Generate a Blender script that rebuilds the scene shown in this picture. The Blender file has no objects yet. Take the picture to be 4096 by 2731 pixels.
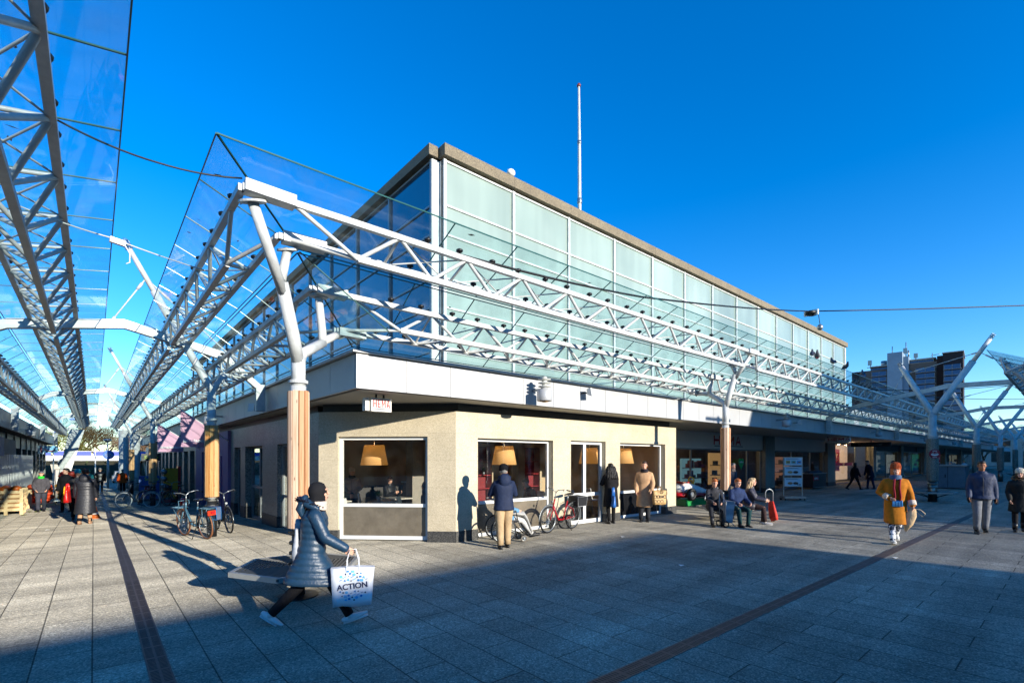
import bpy, math, random
from mathutils import Vector as V, Matrix, Euler
R = random.Random(11)
S = bpy.context.scene
C = S.collection
rad = math.radians

def lin(h):
    h = h.lstrip('#')
    c = [int(h[i:i+2], 16)/255 for i in (0, 2, 4)]
    return tuple((x/12.92 if x <= .04045 else ((x+.055)/1.055)**2.4) for x in c) + (1,)

# ------------------------------------------------------------------ mesh builder
class M:
    def __init__(s):
        s.v = []; s.f = []; s.mi = []; s.sm = []; s.cur = 0; s.smooth = False; s.ch = []
    def add(s, vs, fs, smooth=None):
        b = len(s.v); s.ch.append((b, len(s.f))); s.v += [tuple(p) for p in vs]
        for f in fs:
            s.f.append([i+b for i in f]); s.mi.append(s.cur); s.sm.append(s.smooth if smooth is None else smooth)
        return s
    def box(s, x0, x1, y0, y1, z0, z1):
        if x0 > x1: x0, x1 = x1, x0
        if y0 > y1: y0, y1 = y1, y0
        if z0 > z1: z0, z1 = z1, z0
        vs = [(x, y, z) for z in (z0, z1) for y in (y0, y1) for x in (x0, x1)]
        return s.add(vs, [(0,2,3,1),(4,5,7,6),(0,1,5,4),(2,6,7,3),(0,4,6,2),(1,3,7,5)], False)
    def hexa(s, a, b):           # two quads (lists of 4 points), same winding
        return s.add(list(a)+list(b), [(3,2,1,0),(4,5,6,7),(0,1,5,4),(1,2,6,5),(2,3,7,6),(3,0,4,7)], False)
    def bar(s, p0, p1, w, h, up=(0,0,1)):
        p0, p1 = V(p0), V(p1); d = (p1-p0).normalized(); u = V(up)
        sd = d.cross(u)
        if sd.length < 1e-4: sd = d.cross(V((0,1,0)))
        sd.normalize(); u = sd.cross(d).normalized()
        q = lambda p: [p-sd*w/2-u*h/2, p+sd*w/2-u*h/2, p+sd*w/2+u*h/2, p-sd*w/2+u*h/2]
        return s.hexa(q(p0), q(p1))
    def rings(s, rs, cap=True, smooth=True, closed=False):
        n = len(rs[0]); b = []
        for r in rs: b += list(r)
        fs = []
        L = len(rs)
        for i in range(L if closed else L-1):
            j = (i+1) % L
            for k in range(n):
                fs.append((i*n+k, i*n+(k+1) % n, j*n+(k+1) % n, j*n+k))
        base = len(s.v)
        s.add(b, fs, smooth)
        if cap and not closed:
            s.f.append([base+k for k in range(n)][::-1]); s.mi.append(s.cur); s.sm.append(False)
            s.f.append([base+(L-1)*n+k for k in range(n)]); s.mi.append(s.cur); s.sm.append(False)
        return s
    def limb(s, pts, rad_, n=8, cap=True, ref=(0,0,1), rnd=False):
        pts = [V(p) for p in pts]
        if not isinstance(rad_, (list, tuple)): rad_ = [rad_]*len(pts)
        rs = []
        T = []
        for i in range(len(pts)):
            a = pts[max(i-1, 0)]; b = pts[min(i+1, len(pts)-1)]
            d = b-a
            T.append(d.normalized() if d.length > 1e-7 else V((0,0,1)))
        r0 = V(ref)
        if abs(T[0].dot(r0)) > .9: r0 = V((0,1,0)) if abs(T[0].y) < .9 else V((1,0,0))
        u = (r0 - T[0]*r0.dot(T[0])).normalized()
        for i, p in enumerate(pts):
            u = (u - T[i]*u.dot(T[i])).normalized(); w = T[i].cross(u)
            r = rad_[i]
            ra, rb = r if isinstance(r, (list, tuple)) else (r, r)
            rs.append([p + w*(ra*math.cos(2*math.pi*k/n)) + u*(rb*math.sin(2*math.pi*k/n)) for k in range(n)])
        if rnd:
            def capr(p, ring, d):
                out = []
                for fr, sc in ((.55, .84), (.9, .45)):
                    rr = sum((q-p).length for q in ring)/len(ring)
                    out.append([p+d*rr*fr+(q-p)*sc for q in ring])
                return out
            a = capr(pts[0], rs[0], -T[0])[::-1]; b = capr(pts[-1], rs[-1], T[-1])
            rs = a+rs+b
        return s.rings(rs, cap)
    def tube(s, p0, p1, r0, r1=None, n=8):
        return s.limb([p0, p1], [r0, r0 if r1 is None else r1], n)
    def lathe(s, prof, c=(0,0,0), n=16, ax='z', smooth=True, sx=1, sy=1):
        rs = []
        for r, z in prof:
            ring = []
            for k in range(n):
                a = 2*math.pi*k/n; x, y = r*math.cos(a)*sx, r*math.sin(a)*sy
                p = {'z': (x, y, z), 'y': (x, z, -y), 'x': (z, x, y)}[ax]
                ring.append(V(p)+V(c))
            rs.append(ring)
        return s.rings(rs, True, smooth)
    def torus(s, c, R0, r, ax='y', n=28, m=8):
        rs = []
        for i in range(n):
            a = 2*math.pi*i/n; ring = []
            for k in range(m):
                b = 2*math.pi*k/m; q = R0+r*math.cos(b); h = r*math.sin(b)
                p = {'y': (q*math.cos(a), h, q*math.sin(a)), 'z': (q*math.cos(a), q*math.sin(a), h), 'x': (h, q*math.cos(a), q*math.sin(a))}[ax]
                ring.append(V(p)+V(c))
            rs.append(ring)
        return s.rings(rs, False, True, True)
    def ell(s, c, r, n=12, m=8, rot=None, z0=-90, z1=90):
        rs = []
        for j in range(m+1):
            t = rad(z0+(z1-z0)*j/m); q = max(math.cos(t), .02)
            ring = []
            for k in range(n):
                a = 2*math.pi*k/n
                p = V((r[0]*q*math.cos(a), r[1]*q*math.sin(a), r[2]*math.sin(t)))
                if rot: p = rot @ p
                ring.append(p+V(c))
            rs.append(ring)
        return s.rings(rs, True, True)
    def poly(s, pts, d):         # polygon extruded by vector d
        n = len(pts); d = V(d); a = [V(p) for p in pts]
        return s.add(a+[p+d for p in a], [list(range(n))[::-1], list(range(n, 2*n))]+[(i, (i+1) % n, n+(i+1) % n, n+i) for i in range(n)], False)
    def quad(s, a, b, c, d): return s.add([a, b, c, d], [(0,1,2,3)], False)
    def xf(s, mat):
        s.v = [tuple(mat @ V(p)) for p in s.v]; return s
    def mesh(s, name, mats, off=(0,0,0)):
        me = bpy.data.meshes.new(name)
        me.from_pydata([(p[0]-off[0], p[1]-off[1], p[2]-off[2]) for p in s.v], [], s.f)
        for m in (mats if isinstance(mats, (list, tuple)) else [mats]): me.materials.append(m)
        me.polygons.foreach_set('material_index', s.mi); me.polygons.foreach_set('use_smooth', s.sm)
        me.update(); return me
    def build(s, name, mats, parent=None, off=None):
        if off is None: off = wloc(parent) if parent else (0,0,0)
        o = bpy.data.objects.new(name, s.mesh(name, mats, off)); C.objects.link(o)
        if parent: o.parent = parent
        return o

def build_each(b, name, mats, parent):
    out = []
    ch = b.ch+[(len(b.v), len(b.f))]
    for (v0, f0), (v1, f1) in zip(ch, ch[1:]):
        m = M(); m.v = b.v[v0:v1]; m.f = [[i-v0 for i in f] for f in b.f[f0:f1]]; m.mi = b.mi[f0:f1]; m.sm = b.sm[f0:f1]
        out.append(m.build(name, mats, parent))
    return out
def wloc(o):
    p = V((0,0,0))
    while o: p = p + o.location; o = o.parent
    return p
def tag(o, label=None, cat=None, group=None, kind=None):
    if label: o['label'] = label
    if cat: o['category'] = cat
    if group: o['group'] = group
    if kind: o['kind'] = kind
    return o
def T(name, label, cat, loc=(0,0,0), group=None):
    o = bpy.data.objects.new(name, None); o.empty_display_size = .2; C.objects.link(o); o.location = loc
    return tag(o, label, cat, group)
def place(o, loc, ang=0, sc=None):
    o.location = loc; o.rotation_euler = (0, 0, rad(ang))
    if sc: o.scale = (sc, sc, sc)
    return o
KIDS = {}
def dup(root, loc, ang=0, label=None, group=None):
    def cp(o, par):
        n = o.copy(); C.objects.link(n); n.parent = par
        for ch in [c for c in o.children]: cp(ch, n)
        return n
    r = cp(root, None); r.location = loc; r.rotation_euler = (0, 0, rad(ang))
    if label: r['label'] = label
    if group: r['group'] = group
    return r
def text(name, s, size, mat, parent, loc, rot=(90,0,0), ext=.004, align='CENTER', shear=0, sx=1.0):
    cu = bpy.data.curves.new(name, 'FONT'); cu.body = s; cu.size = size; cu.extrude = ext; cu.align_x = align; cu.shear = shear; cu.offset = 0 if 'M' in s else .002 if size < .3 else size*.006
    t = bpy.data.objects.new(name+'_t', cu); me = bpy.data.meshes.new_from_object(t)
    bpy.data.objects.remove(t); bpy.data.curves.remove(cu)
    me.materials.clear(); me.materials.append(mat)
    me.transform(Matrix.Diagonal((sx, 1, 1, 1)))
    o = bpy.data.objects.new(name, me); C.objects.link(o)
    if parent:
        o.parent = parent; loc = V(loc)-wloc(parent)
    o.location = loc; o.rotation_euler = [rad(a) for a in rot]
    return o

# ------------------------------------------------------------------ materials
def newmat(n):
    m = bpy.data.materials.new(n); m.use_nodes = True
    nt = m.node_tree; b = nt.nodes['Principled BSDF']; return m, nt, b
def nod(nt, t, **k):
    n = nt.nodes.new('ShaderNode'+t)
    for a, v in k.items():
        if a.startswith('i_'): n.inputs[a[2:].replace('_', ' ')].default_value = v
        else: setattr(n, a, v)
    return n
def mix(nt, a, b, fac, mode='MIX'):
    n = nt.nodes.new('ShaderNodeMix'); n.data_type = 'RGBA'; n.blend_type = mode
    for sock, val in ((0, fac), (6, a), (7, b)):
        if hasattr(val, 'links') or isinstance(val, bpy.types.NodeSocket): nt.links.new(val, n.inputs[sock])
        else: n.inputs[sock].default_value = val
    return n.outputs[2]
def ramp(nt, src, stops):
    r = nt.nodes.new('ShaderNodeValToRGB'); el = r.color_ramp.elements
    el[0].position, el[0].color = stops[0][0], stops[0][1]; el[1].position, el[1].color = stops[-1][0], stops[-1][1]
    for p, c in stops[1:-1]:
        e = el.new(p); e.color = c
    nt.links.new(src, r.inputs[0]); return r.outputs[0]
def g(v): return (v, v, v, 1)
def P(n, col, rough=.6, metal=0, var=.18, sc=6, bump=0, spec=.5, coat=0, trans=0, bsc=60):
    m, nt, b = newmat(n)
    col = lin(col) if isinstance(col, str) else tuple(col)+(1,) if len(col) == 3 else col
    tc = nod(nt, 'TexCoord'); no = nod(nt, 'TexNoise', i_Scale=sc, i_Detail=6.0, i_Roughness=.65)
    nt.links.new(tc.outputs['Object'], no.inputs['Vector'])
    f = ramp(nt, no.outputs[0], [(.3, g(1-var)), (.7, g(1+var*.4))])
    nt.links.new(mix(nt, col, f, 1.0, 'MULTIPLY'), b.inputs['Base Color'])
    b.inputs['Roughness'].default_value = rough; b.inputs['Metallic'].default_value = metal
    b.inputs['Specular IOR Level'].default_value = spec; b.inputs['Coat Weight'].default_value = coat
    if bump:
        bn = nod(nt, 'TexNoise', i_Scale=bsc, i_Detail=4.0); nt.links.new(tc.outputs['Object'], bn.inputs['Vector'])
        bp = nod(nt, 'Bump', i_Strength=bump, i_Distance=.02); nt.links.new(bn.outputs[0], bp.inputs['Height'])
        nt.links.new(bp.outputs[0], b.inputs['Normal'])
    return m
def glassmat(n, tint, refl=1.0, dirt=.03):
    m = bpy.data.materials.new(n); m.use_nodes = True; nt = m.node_tree; nt.nodes.clear()
    out = nod(nt, 'OutputMaterial'); tr = nod(nt, 'BsdfTransparent'); tr.inputs[0].default_value = tint
    gl = nod(nt, 'BsdfGlossy'); gl.inputs[0].default_value = g(.95); gl.inputs['Roughness'].default_value = .01
    lw = nod(nt, 'LayerWeight', i_Blend=.5); pw = nod(nt, 'Math', operation='POWER'); pw.inputs[1].default_value = 5
    nt.links.new(lw.outputs['Facing'], pw.inputs[0])
    ml = nod(nt, 'Math', operation='MULTIPLY_ADD'); ml.inputs[1].default_value = .6*refl; ml.inputs[2].default_value = .045*refl; ml.use_clamp = True
    nt.links.new(pw.outputs[0], ml.inputs[0])
    mx = nod(nt, 'MixShader'); nt.links.new(ml.outputs[0], mx.inputs[0]); nt.links.new(tr.outputs[0], mx.inputs[1]); nt.links.new(gl.outputs[0], mx.inputs[2])
    df = nod(nt, 'BsdfDiffuse'); df.inputs[0].default_value = (.6, .65, .63, 1)
    tc = nod(nt, 'TexCoord'); no = nod(nt, 'TexNoise', i_Scale=3.0, i_Detail=7.0); nt.links.new(tc.outputs['Object'], no.inputs['Vector'])
    r = ramp(nt, no.outputs[0], [(.4, g(0)), (.75, g(dirt*3))])
    m2 = nod(nt, 'MixShader'); nt.links.new(r, m2.inputs[0]); nt.links.new(mx.outputs[0], m2.inputs[1]); nt.links.new(df.outputs[0], m2.inputs[2])
    nt.links.new(m2.outputs[0], out.inputs[0]); return m
def emit(n, col, st):
    m, nt, b = newmat(n); b.inputs['Base Color'].default_value = lin(col)
    b.inputs['Emission Color'].default_value = lin(col); b.inputs['Emission Strength'].default_value = st; return m

def stone(n, c1, c2, c3, sc=90, rough=.55, joints=None, jc=.6):
    m, nt, b = newmat(n); tc = nod(nt, 'TexCoord')
    vo = nod(nt, 'TexVoronoi', i_Scale=float(sc)); nt.links.new(tc.outputs['Object'], vo.inputs['Vector'])
    sep = nod(nt, 'SeparateColor'); nt.links.new(vo.outputs['Color'], sep.inputs[0])
    c = ramp(nt, sep.outputs[0], [(.15, lin(c1)), (.5, lin(c2)), (.9, lin(c3))])
    no = nod(nt, 'TexNoise', i_Scale=1.3, i_Detail=5.0); nt.links.new(tc.outputs['Object'], no.inputs['Vector'])
    c = mix(nt, c, ramp(nt, no.outputs[0], [(.3, g(.82)), (.7, g(1.05))]), 1.0, 'MULTIPLY')
    if joints:
        sx = nod(nt, 'SeparateXYZ'); nt.links.new(tc.outputs['Object'], sx.inputs[0])
        add = nod(nt, 'Math', operation='SUBTRACT'); nt.links.new(sx.outputs[0], add.inputs[0]); nt.links.new(sx.outputs[1], add.inputs[1])
        cb = nod(nt, 'CombineXYZ'); nt.links.new(add.outputs[0], cb.inputs[0]); nt.links.new(sx.outputs[2], cb.inputs[1])
        br = nod(nt, 'TexBrick', offset=0.0); br.inputs['Scale'].default_value = 1; br.inputs['Mortar Size'].default_value = .004
        br.inputs['Brick Width'].default_value = joints[0]; br.inputs['Row Height'].default_value = joints[1]
        nt.links.new(cb.outputs[0], br.inputs['Vector'])
        c = mix(nt, c, mix(nt, c, g(jc), 1.0, 'MULTIPLY'), br.outputs['Fac'])
    nt.links.new(c, b.inputs['Base Color']); b.inputs['Roughness'].default_value = rough
    return m

def paving():
    m, nt, b = newmat('granite_paving'); tc = nod(nt, 'TexCoord')
    br = nod(nt, 'TexBrick', offset=.5); br.inputs['Scale'].default_value = 1
    br.inputs['Brick Width'].default_value = 1.26; br.inputs['Row Height'].default_value = .42
    br.inputs['Mortar Size'].default_value = .007; br.inputs['Mortar Smooth'].default_value = .3
    br.inputs['Color1'].default_value = g(.86); br.inputs['Color2'].default_value = g(1.12); br.inputs['Mortar'].default_value = g(.3)
    mp = nod(nt, 'Mapping'); mp.inputs['Rotation'].default_value = (0, 0, rad(90)); mp.inputs['Location'].default_value = (.1, .01, 0)
    nt.links.new(tc.outputs['Object'], mp.inputs[0]); nt.links.new(mp.outputs[0], br.inputs['Vector'])
    vo = nod(nt, 'TexVoronoi', i_Scale=75.0); nt.links.new(tc.outputs['Object'], vo.inputs['Vector'])
    sep = nod(nt, 'SeparateColor'); nt.links.new(vo.outputs['Color'], sep.inputs[0])
    c = ramp(nt, sep.outputs[0], [(.0, lin('#747064')), (.45, lin('#948e80')), (.8, lin('#a39c8c')), (.97, lin('#c2baa6'))])
    no = nod(nt, 'TexNoise', i_Scale=.45, i_Detail=8.0, i_Roughness=.6); nt.links.new(tc.outputs['Object'], no.inputs['Vector'])
    c = mix(nt, c, ramp(nt, no.outputs[0], [(.3, g(.68)), (.7, g(1.12))]), 1.0, 'MULTIPLY')
    # grazing light on the slab rows, painted as lighter and darker cross bands
    sx = nod(nt, 'SeparateXYZ'); nt.links.new(tc.outputs['Object'], sx.inputs[0])
    n2 = nod(nt, 'TexNoise', i_Scale=1.0, i_Detail=3.0)
    cb = nod(nt, 'CombineXYZ'); m1 = nod(nt, 'Math', operation='MULTIPLY'); m1.inputs[1].default_value = .16
    m3 = nod(nt, 'Math', operation='MULTIPLY'); m3.inputs[1].default_value = 1.7
    nt.links.new(sx.outputs[0], m1.inputs[0]); nt.links.new(sx.outputs[1], m3.inputs[0]); nt.links.new(m1.outputs[0], cb.inputs[0]); nt.links.new(m3.outputs[0], cb.inputs[1])
    nt.links.new(cb.outputs[0], n2.inputs['Vector'])
    c = mix(nt, c, ramp(nt, n2.outputs[0], [(.35, g(.72)), (.65, g(1.1))]), 1.0, 'MULTIPLY')
    c = mix(nt, c, br.outputs['Color'], 1.0, 'MULTIPLY')
    sp = nod(nt, 'TexVoronoi', i_Scale=2.2); nt.links.new(tc.outputs['Object'], sp.inputs['Vector'])
    c = mix(nt, c, mix(nt, c, g(.55), 1.0, 'MULTIPLY'), ramp(nt, sp.outputs['Distance'], [(.03, g(.7)), (.045, g(0))]))
    st = nod(nt, 'TexNoise', i_Scale=.16, i_Detail=9.0, i_Roughness=.72, i_Distortion=.6); nt.links.new(tc.outputs['Object'], st.inputs['Vector'])
    c = mix(nt, c, ramp(nt, st.outputs[0], [(.36, g(.62)), (.46, g(.95)), (.7, g(1.1))]), 1.0, 'MULTIPLY')
    gm = nod(nt, 'TexVoronoi', i_Scale=1.1); nt.links.new(tc.outputs['Object'], gm.inputs['Vector'])
    c = mix(nt, c, lin('#b4b0a6'), ramp(nt, gm.outputs['Distance'], [(.022, g(.55)), (.035, g(0))]))
    nt.links.new(c, b.inputs['Base Color'])
    b.inputs['Roughness'].default_value = .75; b.inputs['Specular IOR Level'].default_value = .15; b.inputs['Diffuse Roughness'].default_value = 1.0
    bp = nod(nt, 'Bump', i_Strength=.5, i_Distance=.004); nt.links.new(vo.outputs['Distance'], bp.inputs['Height'])
    b2 = nod(nt, 'Bump', i_Strength=1.0, i_Distance=.01); nt.links.new(br.outputs['Fac'], b2.inputs['Height']); b2.invert = True
    nt.links.new(bp.outputs[0], b2.inputs['Normal']); nt.links.new(b2.outputs[0], b.inputs['Normal'])
    return m

def wood(n, c1, c2, axis='z', sc=1.0):
    m, nt, b = newmat(n); tc = nod(nt, 'TexCoord'); mp = nod(nt, 'Mapping')
    mp.inputs['Scale'].default_value = {'z': (14*sc, 14*sc, .7), 'x': (.7, 14*sc, 14*sc), 'y': (14*sc, .7, 14*sc)}[axis]
    nt.links.new(tc.outputs['Object'], mp.inputs[0])
    no = nod(nt, 'TexNoise', i_Scale=1.6, i_Detail=7.0, i_Distortion=1.2); nt.links.new(mp.outputs[0], no.inputs['Vector'])
    c = ramp(nt, no.outputs[0], [(.3, lin(c1)), (.55, lin(c2)), (.75, lin(c1))])
    kn = nod(nt, 'TexVoronoi', i_Scale=1.0); mp2 = nod(nt, 'Mapping'); mp2.inputs['Scale'].default_value = (9, 9, 3) if axis == 'z' else (4, 4, 9)
    nt.links.new(tc.outputs['Object'], mp2.inputs[0]); nt.links.new(mp2.outputs[0], kn.inputs['Vector'])
    c = mix(nt, c, lin('#5a3016'), ramp(nt, kn.outputs['Distance'], [(.05, g(.8)), (.11, g(0))]))
    nt.links.new(c, b.inputs['Base Color']); b.inputs['Roughness'].default_value = .65; return m

MW = P('white_painted_steel', '#c8cac7', .4, var=.25, sc=4, bump=.15, bsc=25)
MWR = P('weathered_white_steel', '#c6c7c2', .4, var=.28, sc=5)
MGS = P('galvanised_steel', '#9aa0a2', .35, .7, sc=8)
MSS = P('stainless_steel', '#84847f', .3, .9, var=.12, sc=10)
MDS = P('dark_steel', '#3a3c3e', .4, .6)
MBK = P('black_rubber', '#131313', .5, var=.2)
MFA = P('fascia_aluminium', '#b9babb', .45, .2, var=.07, sc=1.5)
MSO = P('soffit_panel', '#b8b4aa', .6, var=.08, sc=1)
MBD = P('dark_band_metal', '#4b4c48', .45, .4)
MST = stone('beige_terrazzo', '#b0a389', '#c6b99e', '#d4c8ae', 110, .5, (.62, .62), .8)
MSG = stone('grey_and_shaded_terrazzo', '#5e5d57', '#8c897e', '#aaa698', 70, .4, (.62, .62), .7)
MPL = stone('dark_plinth_stone', '#2b2b2a', '#444341', '#5d5c58', 70, .5)
MCO = stone('brown_concrete', '#695e4d', '#7d705c', '#8f8269', 55, .85)
MRF = P('roof_felt', '#4a4a48', .9)
def boxglass():
    m, nt, b = newmat('green_backed_glass'); tc = nod(nt, 'TexCoord')
    no = nod(nt, 'TexNoise', i_Scale=.25, i_Detail=3.0); nt.links.new(tc.outputs['Object'], no.inputs['Vector'])
    c = ramp(nt, no.outputs[0], [(.3, lin('#8a9b90')), (.7, lin('#a2b1a5'))])
    oi = nod(nt, 'ObjectInfo'); wn = nod(nt, 'TexNoise', i_Scale=1.1, i_Detail=2.0); mpp = nod(nt, 'Mapping'); mpp.inputs['Scale'].default_value = (1.2, 1.2, .12)
    nt.links.new(tc.outputs['Object'], mpp.inputs[0]); nt.links.new(mpp.outputs[0], wn.inputs['Vector'])
    c = mix(nt, c, ramp(nt, oi.outputs['Random'], [(0, g(.84)), (1, g(1.05))]), 1.0, 'MULTIPLY')
    c = mix(nt, c, ramp(nt, wn.outputs[0], [(.35, g(.86)), (.65, g(1.05))]), 1.0, 'MULTIPLY')
    nt.links.new(c, b.inputs['Base Color']); b.inputs['Roughness'].default_value = .35
    b.inputs['Coat Weight'].default_value = .5; b.inputs['Coat Roughness'].default_value = .02; return m
MBG = boxglass()
MBS = P('shade_blue_glass', '#27485c', .06, var=.2, sc=.4, coat=1)  # side glass without blinds; its shade and sky reflection are put into the colour
MCG = glassmat('canopy_glass', (.9, .972, .975, 1), .8, .03)
MGE = P('glass_edge', '#2d5a50', .2, var=.05)
MWG = glassmat('window_glass', (.95, .96, .95, 1), 1.0, .004)
MDG = glassmat('dim_window_glass', (.6, .65, .66, 1), 1.3, .006)
MPV = paving()
MGU = P('rusty_gutter', '#5f5048', .6, .3, var=.35, sc=14)
MBR = P('bench_rim_steel', '#b4b4ae', .35, .4, var=.1)
MBE = P('bench_steel', '#5f605e', .4, .35, var=.15)
MSL = P('slot_black', '#0c0c0c', .8)
MWD = wood('larch_slats', '#c39a7c', '#dcc0a4')
MWD2 = wood('orange_pine', '#bd8a54', '#d6ac7c')
MPA = wood('pallet_pine', '#d2ab74', '#e5c794', 'x')
MPU = P('purple_paint', '#8d6a90', .6, var=.1, sc=2)
MPK = P('pink_flag_cloth', '#d7a6b9', .8, var=.06, sc=2)
MFR = P('window_frame_white', '#dfe0dc', .4, var=.06)
MFG = P('window_frame_grey', '#8d9496', .4, .3)
MIW = P('cafe_wall', '#c2a884', .8, var=.1, sc=1)
MIF = P('cafe_floor', '#4e443a', .6)
MIC = P('cafe_ceiling', '#8d8578', .8)
MWH = P('white_plastic', '#eceae4', .35, var=.05)
MRD = P('red_paint', '#b3121c', .35, var=.1, coat=.4)
MRDT = P('sign_red', '#a8141f', .5, var=.05)
MBLK = P('black_paint', '#17181a', .45)
MSGN = P('sign_white', '#e8e6df', .5, var=.06)
MTX = P('sign_text_dark', '#26242a', .6, var=.02)
# ------------------------------------------------------------------ camera, light, sky
cam = bpy.data.objects.new('camera', bpy.data.cameras.new('camera')); C.objects.link(cam); S.camera = cam
CA = math.atan2(2272, 1950)
cam.location = (0, 0, 1.9); cam.rotation_euler = (rad(90), 0, CA-rad(90))
cam.data.sensor_width = 36; cam.data.lens = 36*1950/4096; cam.data.shift_y = (1833-1365.5)/4096; cam.data.clip_end = 3000; cam.data.clip_start = .05
SUN = V((.12, -1, .243)).normalized()
sl = bpy.data.lights.new('sun', 'SUN'); sl.energy = 3.5; sl.angle = rad(.5); sl.color = (1, .93, .81)
so = bpy.data.objects.new('sun', sl); C.objects.link(so); so.rotation_euler = SUN.to_track_quat('Z', 'Y').to_euler()
so.location = (5, -30, 20)
w = bpy.data.worlds.new('World'); S.world = w; w.use_nodes = True; nt = w.node_tree
bg = nt.nodes['Background']; sky = nod(nt, 'TexSky'); sky.sky_type = 'NISHITA'; sky.sun_disc = False
sky.sun_elevation = math.asin(SUN.z); sky.sun_rotation = math.atan2(SUN.x, SUN.y)
sky.air_density = 1.0; sky.dust_density = 0; sky.ozone_density = 4.0; sky.altitude = 0
hs = nod(nt, 'HueSaturation'); hs.inputs['Saturation'].default_value = 1.3; hs.inputs['Hue'].default_value = .509
nt.links.new(sky.outputs[0], hs.inputs['Color']); nt.links.new(hs.outputs[0], bg.inputs[0]); bg.inputs[1].default_value = .14
S.view_settings.view_transform = 'Standard'; S.view_settings.look = 'None'; S.view_settings.exposure = 1.2; S.view_settings.gamma = 1
S.render.engine = 'CYCLES'; S.cycles.max_bounces = 10; S.cycles.transparent_max_bounces = 40; S.cycles.caustics_reflective = False
S.cycles.caustics_refractive = False; S.cycles.sample_clamp_indirect = 6

def gz(x, y): return -.018*min(max(y-11, 0), 64)

# ------------------------------------------------------------------ ground
m = M(); xs = [-600, -20, 0, 20, 60, 140, 600]; ys = [-600, -40, 0, 11, 30, 50, 75, 120, 250, 900]
m.add([(x, y, gz(x, y)) for y in ys for x in xs], [(j*len(xs)+i, j*len(xs)+i+1, (j+1)*len(xs)+i+1, (j+1)*len(xs)+i) for j in range(len(ys)-1) for i in range(len(xs)-1)])
tag(m.build('pavement', MPV), kind='structure')

def drain(name, pts, w_, label, d):
    o = T(name, label, 'drain', pts[0], 'drainage channels in the paving')
    a = M()
    a.limb([V(p)+V((0,0,.002)) for p in pts], [(w_/2, .004)]*len(pts), 4)
    a = M(); b = M()
    n = V((d[1], -d[0], 0))
    for i in range(len(pts)-1):
        p, q = V(pts[i]), V(pts[i+1]); up = V((0,0,.005))
        a.hexa([p-n*w_/2-up*3, p+n*w_/2-up*3, p+n*w_/2+up, p-n*w_/2+up], [q-n*w_/2-up*3, q+n*w_/2-up*3, q+n*w_/2+up, q-n*w_/2+up])
    p, q = V(pts[0]), V(pts[-1]); L = (q-p).length; k = 0
    t = .03
    while t < min(L, 26):
        c = p+(q-p)*(t/L); c.z = gz(c.x, c.y)+.006
        dd = V(d).to_3d()
        for s0, s1 in ((-.42, -.06), (.06, .42)):
            if k % 10 == 9: continue
            A = c+n*w_*s0; B = c+n*w_*s1; h = dd*.007
            b.quad(A-h, B-h, B+h, A+h)
        t += .035 if t < 9 else .07; k += 1
    a.build('channel_frame', MGU, o); tag(b.build('slots', MSL, o), kind='stuff')
drain('drain_channel', [(.45, y, gz(0, y)) for y in (.5, 8, 11, 20, 40, 62)], .17, 'rusty slotted drain channel running down the left shopping street', (0,1,0))
drain('drain_channel', [(x, 2.68-.014*x, 0) for x in (.75, 20, 90)], .17, 'rusty slotted drain channel crossing the plaza towards the right street', (1,0,0))

# ------------------------------------------------------------------ wall with openings
def wall(b, o, d, L, z0, z1, ops, th, inward):
    """boxes along direction d from o, openings (a,b,z0,z1)"""
    o = V(o); d = V(d).normalized(); n = V(inward).normalized()*th
    def blk(a, c, za, zb):
        if c-a < .001 or zb-za < .001: return
        p = [o+d*a, o+d*c]
        b.hexa([p[0]+V((0,0,za)), p[1]+V((0,0,za)), p[1]+V((0,0,za))+n, p[0]+V((0,0,za))+n], [p[0]+V((0,0,zb)), p[1]+V((0,0,zb)), p[1]+V((0,0,zb))+n, p[0]+V((0,0,zb))+n])
    x = 0
    for (a, c, za, zb) in sorted(ops):
        blk(x, a, z0, z1); blk(a, c, z0, za); blk(a, c, zb, z1); x = c
    blk(x, L, z0, z1)

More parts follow.
